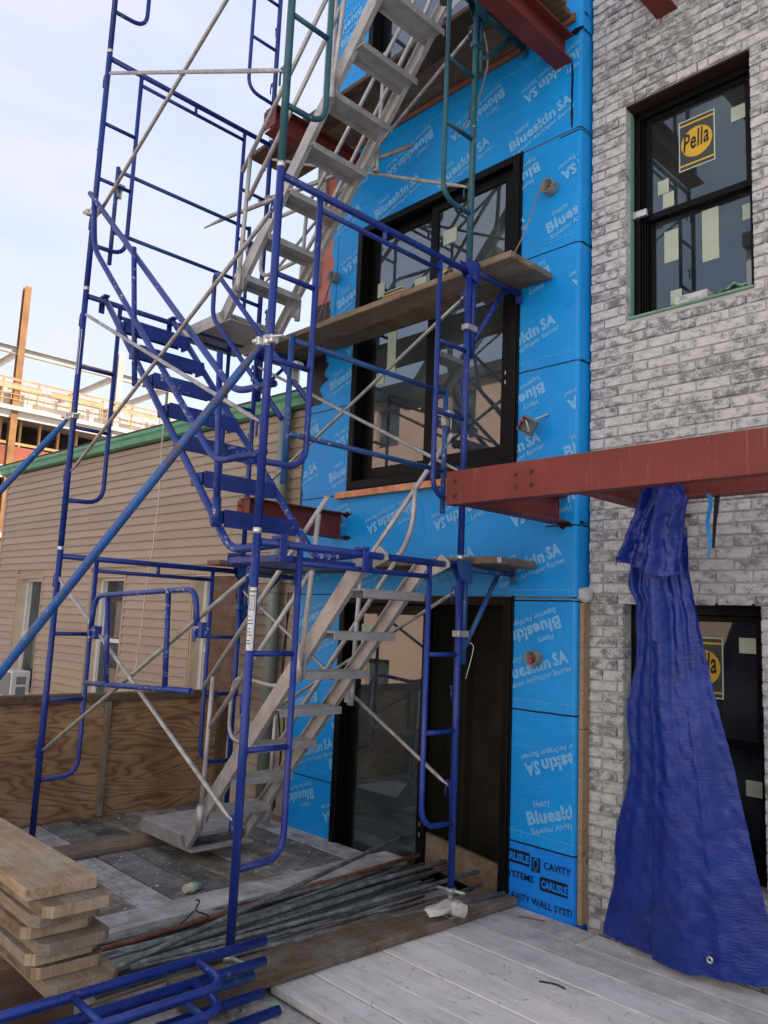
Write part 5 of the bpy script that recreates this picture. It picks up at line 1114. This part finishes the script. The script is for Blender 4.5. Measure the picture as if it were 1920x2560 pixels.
# ------------------------------------------------------------------ neighbouring house with siding
hs = thing('siding_house', 'taupe clapboard neighbour house with green gutter', 'house', (-2.42, 2.43, -.26)); hx = -7.52; HZ = 3.575
WN = [(-6.72, -5.90), (-4.42, -3.585), (-2.08, -1.27)]; wz0, wz1 = .30, 1.945
def hpart(name, mb, mat, parent=None, label=None):
    o = link(name, mb.mesh(name, mat), parent or hs)
    if label: o['label'] = label
    return o
holes = [(a, b, wz0, wz1) for a, b in WN]
w_ = MB()
for a, b, z0, z1 in cells(hx, -.02, -2.5, HZ - .0, holes): w_.box(a, b, .016, .26, z0 + .26, z1 + .26)
hpart('wall', w_, 'siding_trim'); hpart('inner_room', MB().box(hx, -.02, 1.2, 7.0, -2.24, HZ + .26).box(hx, hx + .1, .261, 1.2, -2.24, HZ + .26).box(-.12, -.02, .261, 1.2, -2.24, HZ + .26).box(hx + .1, -.12, .261, 1.2, HZ + .20, HZ + .26).box(hx + .1, -.12, .261, 1.2, -2.24, -2.1), 'dark_room')
EXP = .1016; nb = int((HZ + .28) / EXP) + 1; rgs = random.Random(2)
for i in range(nb):
    z0 = -.28 + i * EXP; z1 = min(z0 + EXP + .004, HZ); segs = [(hx + .055, -.03)]
    for a, b in WN:
        if z1 > wz0 - .05 and z0 < wz1 + .06: segs = [q_ for s0, s1 in segs for q_ in ([(s0, a - .045), (b + .045, s1)] if s0 < a and s1 > b else [(s0, s1)])]
    cut = rgs.uniform(-6.5, -.8)
    segs = [q_ for s0, s1 in segs for q_ in ([(s0, cut - .0008), (cut + .0008, s1)] if s0 + .4 < cut < s1 - .4 and i % 3 == 0 else [(s0, s1)])]
    for s0, s1 in segs:
        m = MB(); za, zb = z0 + .26, z1 + .26; m.prism([(.0155, za), (.0155, zb), (.0045, zb), (-.0125, za + .010), (-.0125, za)], 0, s0, s1); hpart('board', m, 'siding')
hpart('corner_post', MB().cbox(hx - .01, hx + .054, -.014, .10, -.1, HZ + .26, .004), 'siding_trim')
for q_, (a, b) in enumerate(WN):
    cz0, cz1 = wz0 + .26, wz1 + .26; d_ = .15
    c_ = MB().cbox(a - .044, a - .001, -.012, .015, cz0 - .05, cz1 + .05, .003).cbox(b + .001, b + .044, -.012, .015, cz0 - .05, cz1 + .05, .003).cbox(a - .0005, b + .0005, -.012, .015, cz1 + .001, cz1 + .05, .003)
    wn = hpart('window', c_, 'siding_trim')
    hpart('reveal', MB().box(a, a + .012, .0, d_, cz0, cz1).box(b - .012, b, .0, d_, cz0, cz1).box(a + .012, b - .012, .0, d_, cz1 - .012, cz1).box(a + .012, b - .012, -.02, d_, cz0, cz0 + .02), 'cream', wn)
    f = MB(); x0, x1 = a + .014, b - .014; zm_ = (cz0 + cz1) / 2 + .02
    for X0, X1, Z0, Z1, y in ((x0, x0 + .055, cz0 + .022, cz1 - .014, d_ - .03), (x1 - .035, x1, cz0 + .022, cz1 - .014, d_ - .03), (x0 + .035, x1 - .035, cz1 - .05, cz1 - .014, d_ - .03), (x0 + .035, x1 - .035, cz0 + .022, cz0 + .06, d_ - .03)): f.cbox(X0, X1, y, y + .07, Z0, Z1, .002)
    f.cbox(x0 + .036, x1 - .036, d_ - .012, d_ + .02, zm_ - .025, zm_ + .025, .002)
    for X0 in (x0 + .036, x1 - .062): f.cbox(X0, X0 + .026, d_ - .01, d_ + .018, cz0 + .061, zm_ - .026, .002); f.cbox(X0, X0 + .026, d_ + .02, d_ + .045, zm_ + .026, cz1 - .051, .002)
    hpart('sash', f, 'white_vinyl', wn); hpart('pane', MB().box(x0 + .05, x1 - .05, d_ + .0, d_ + .006, cz0 + .06, zm_ - .02).box(x0 + .05, x1 - .05, d_ + .030, d_ + .036, zm_ + .02, cz1 - .05), 'glass_house', wn)
    hpart('blind', MB().box(x0 + .04, x1 - .04, d_ + .12, d_ + .13, zm_ - (.0 if q_ != 1 else .1), cz1 - .02), 'siding_trim' if q_ else 'cream', wn)
gz = HZ + .26
hpart('gutter', MB().prism([(-.012, gz - .012), (-.085, gz + .0), (-.10, gz + .06), (-.125, gz + .085), (-.125, gz + .125), (-.11, gz + .125), (-.012, gz + .12)], 0, hx - .10, -.03), 'green', None, 'green metal gutter along the eaves')
hpart('soffit', MB().box(hx - .08, -.03, -.0115, .3, gz + .001, gz + .02), 'siding_trim')
hpart('roof', MB().prism([(-.13, gz + .127), (-.13, gz + .145), (4.6, gz + .55), (4.6, gz + .5)], 0, hx - .12, -.03), 'roof'); hpart('drip_edge', MB().box(hx - .1, -.03, -.011, -.002, gz - .03, gz - .013), 'cable')
hs.rotation_euler.z = R(2.8)
dspt = thing('downspout', 'grey green round downspout at the end of the siding beside the blue wall', 'pipe', (-3.0, 2.30, -.2)); part('pipe', MB().tube([(-2.99, 2.31, -.2), (-2.99, 2.31, 3.55)], .062, 16), 'downspout', dspt)
for z in (.6, 1.75, 2.9): part('strap', MB().tube([(-2.99, 2.31, z), (-2.99, 2.31, z + .03)], .066, 16), 'downspout', dspt)
ac = thing('air_conditioner', 'white window air conditioner jutting from the leftmost siding window', 'air conditioner', (-8.72, 1.95, .24)); m = MB().cbox(-9.02, -8.44, 1.90, 2.16, .25, .62, .012); part('case', m, 'white_vinyl', ac)
gr = MB().cbox(-9.0, -8.47, 1.892, 1.8995, .275, .595, .003); part('coil', gr, 'pvc', ac)
for z in (.30, .44): part('louvre', MB().box(-8.4395, -8.437, 1.97, 2.10, z, z + .105), 'pvc', ac)
single('white_cable', MB().tube(rounded([(-5.02, 2.16, 3.74), (-5.08, 2.12, 3.80), (-5.12, 2.13, 3.6), (-5.13, 2.16, 2.8), (-5.21, 2.18, 2.3), (-5.30, 2.18, 1.8), (-5.34, 2.18, 1.2), (-5.42, 2.18, .6), (-5.4, 2.18, .3)], .1), .008, 6), 'white_cable', 'white cable hanging down the clapboard from the gutter', 'cable')
single('black_cable', MB().tube(rounded([(-2.56, 2.15, 1.75), (-2.55, 2.15, 1.2), (-2.62, 2.15, .8), (-2.52, 2.15, .3), (-2.6, 2.15, -.15)], .15), .007, 6).tube(rounded([(-2.53, 2.16, 1.75), (-2.60, 2.15, 1.1), (-2.50, 2.15, .6), (-2.58, 2.15, -.12)], .15), .007, 6), 'cable', 'pair of black cables hanging behind the aluminium stair', 'cable')
single('leaning_sheet', MB().cbox(-3.62, -3.18, 2.02, 2.04, .70, 1.9, .004), 'wood_brown', 'brown stained board leaning against the rightmost siding window', 'board')
t = put_plank('roof_board', (-6.95, 3.0, 3.86), .9, .3, .03, 'galv', R(4)); tag(t, 'grey metal scrap lying on the neighbour roof edge', 'scrap')

# ------------------------------------------------------------------ building under construction far left
K = 1.862
fb = thing('steel_frame_building', 'distant half built steel frame building in the sun at the far left', 'building', (-40, 12, -3.6)); XD = -40
def fpart(name, mb, mat, label=None): return part(name, mb, mat, fb, label)
for y, zt, mat, x in ((11.75, 18.6, 'far_steel', XD), (17.3, 16.4, 'far_grey', XD), (20.6, 15.8, 'far_grey', XD), (4.5, 18.0, 'far_steel', XD), (13.9, 15.4, 'far_grey', XD - 9), (20.6, 15.4, 'far_grey', XD - 9), (7.5, 15.4, 'far_grey', XD - 9)):
    m = MB(); m.box(x + .16, x + .185, y - .17, y + .17, -3.6, zt).box(x - .185, x - .16, y - .17, y + .17, -3.6, zt).box(x - .16, x + .16, y - .015, y + .015, -3.6, zt); fpart('column', m, mat)
for x, zc in ((XD, 15.0), (XD - 9, 15.2)):
    m = MB(); m.box(x - .12, x + .12, -4, 20.5, zc + .17, zc + .2).box(x - .12, x + .12, -4, 20.5, zc - .2, zc - .17).box(x - .012, x + .012, -4, 20.5, zc - .17, zc + .17); fpart('beam', m, 'far_grey')
for y in (4.5, 11.75, 17.3, 20.5):
    m = MB(); m.box(XD - 8.85, XD - .2, y - .1, y + .1, 14.86, 14.9).box(XD - 8.85, XD - .2, y - .012, y + .012, 14.9, 15.15).box(XD - 8.85, XD - .2, y - .1, y + .1, 15.15, 15.18); fpart('beam', m, 'far_grey')
for zt in (11.95, 8.75, 5.2): fpart('floor_slab', MB().box(XD - 9.5, XD + .3, -4, 21.2, zt - .22, zt), 'far_slab'); fpart('edge_beam', MB().box(XD + .0, XD + .12, -4, 21, zt - .62, zt - .2205), 'far_slab')
fpart('core', MB().box(XD - 9, XD - 3.2, -4, 20.8, -3.6, 11.7), 'far_dark')
for i in range(18):
    y = 3.2 + i * 1.02; fpart('stud', MB().box(XD - .75, XD - .55, y - .05, y + .05, 8.76, 11.6), 'far_wood')
fpart('plate', MB().box(XD - .76, XD - .54, 1, 20.9, 10.05, 10.2), 'far_wood')
fpart('infill_panel', MB().box(XD - .52, XD - .50, 1, 20.9, 8.76, 9.95), 'far_red'); fpart('infill_panel', MB().box(XD - .52, XD - .50, 1, 20.9, 5.3, 7.6), 'far_red')
fpart('parapet', MB().box(XD - .3, XD - .25, -4, 20.9, 11.97, 12.75), 'far_white'); fpart('rear_parapet', MB().box(XD - 9.2, XD - 9.1, -4, 20.9, 11.97, 13.4), 'far_white')
m = MB()
for i in range(8): m.box(XD + .2, XD + .21, -3.5 + 3.4 * i, -3.5 + 3.4 * i + 2.9, 12.9, 13.15).box(XD + .2, XD + .21, -3.5 + 3.4 * i, -3.5 + 3.4 * i + 3.4, 13.32, 13.42)
for i in range(55): m.box(XD + .212, XD + .216, -3.5 + .44 * i, -3.47 + .44 * i, 12.3, 13.5)
for i in range(5): m.box(XD + .218, XD + .222, -3.5, 20.7, 12.3 + .28 * i, 12.33 + .28 * i)
fpart('safety_net', m, 'net')
for i in range(14): fpart('rail_post', MB().box(XD + .1, XD + .18, -3.4 + 1.8 * i, -3.32 + 1.8 * i, 11.96, 13.5), 'far_wood')

# ------------------------------------------------------------------ peach building mirrored in the door glass, unseen pale one added for bounce light
M['bounce_wall'] = plain('pale bounce wall', (.74, .69, .66), .8, 0, .1, 1.2)  # wall of the unseen building added to throw sunlight back at the facade
for nm, lab, cat_, bx0, bx1, wm, zt in (('peach_building', 'peach rendered building across the yard mirrored in the door glass', 'building', -38, -5.5, 'peach', 10.4), ('bounce_building', 'unseen pale building added across the yard to bounce sun onto the house fronts', 'building', -5.3, 24, 'bounce_wall', 12.5)):
    ob = thing(nm, lab, cat_, ((bx0 + bx1) / 2, -15, -3.6)); oh = [(x, x + 1.3, z, z + 1.6) for x in range(int(bx0) + 2, int(bx1) - 2, 4) for z in (-1.5, 2.0, 5.3, 8.5)]
    m = MB()
    for a, b, z0, z1 in cells(bx0, bx1, -3.6, zt, oh): m.box(a, b, -15.3, -15, z0, z1)
    part('wall', m, wm, ob); part('body', MB().box(bx0, bx1, -24, -15.6, -3.6, zt), 'far_dark', ob); part('cornice', MB().box(bx0 + .01, bx1 - .01, -15.31, -14.7, zt + .001, zt + .4), 'far_dark', ob)
    for a, b, z0, z1 in oh: part('window', MB().box(a, b, -15.25, -15.2, z0, z1), 'glass_house', ob)
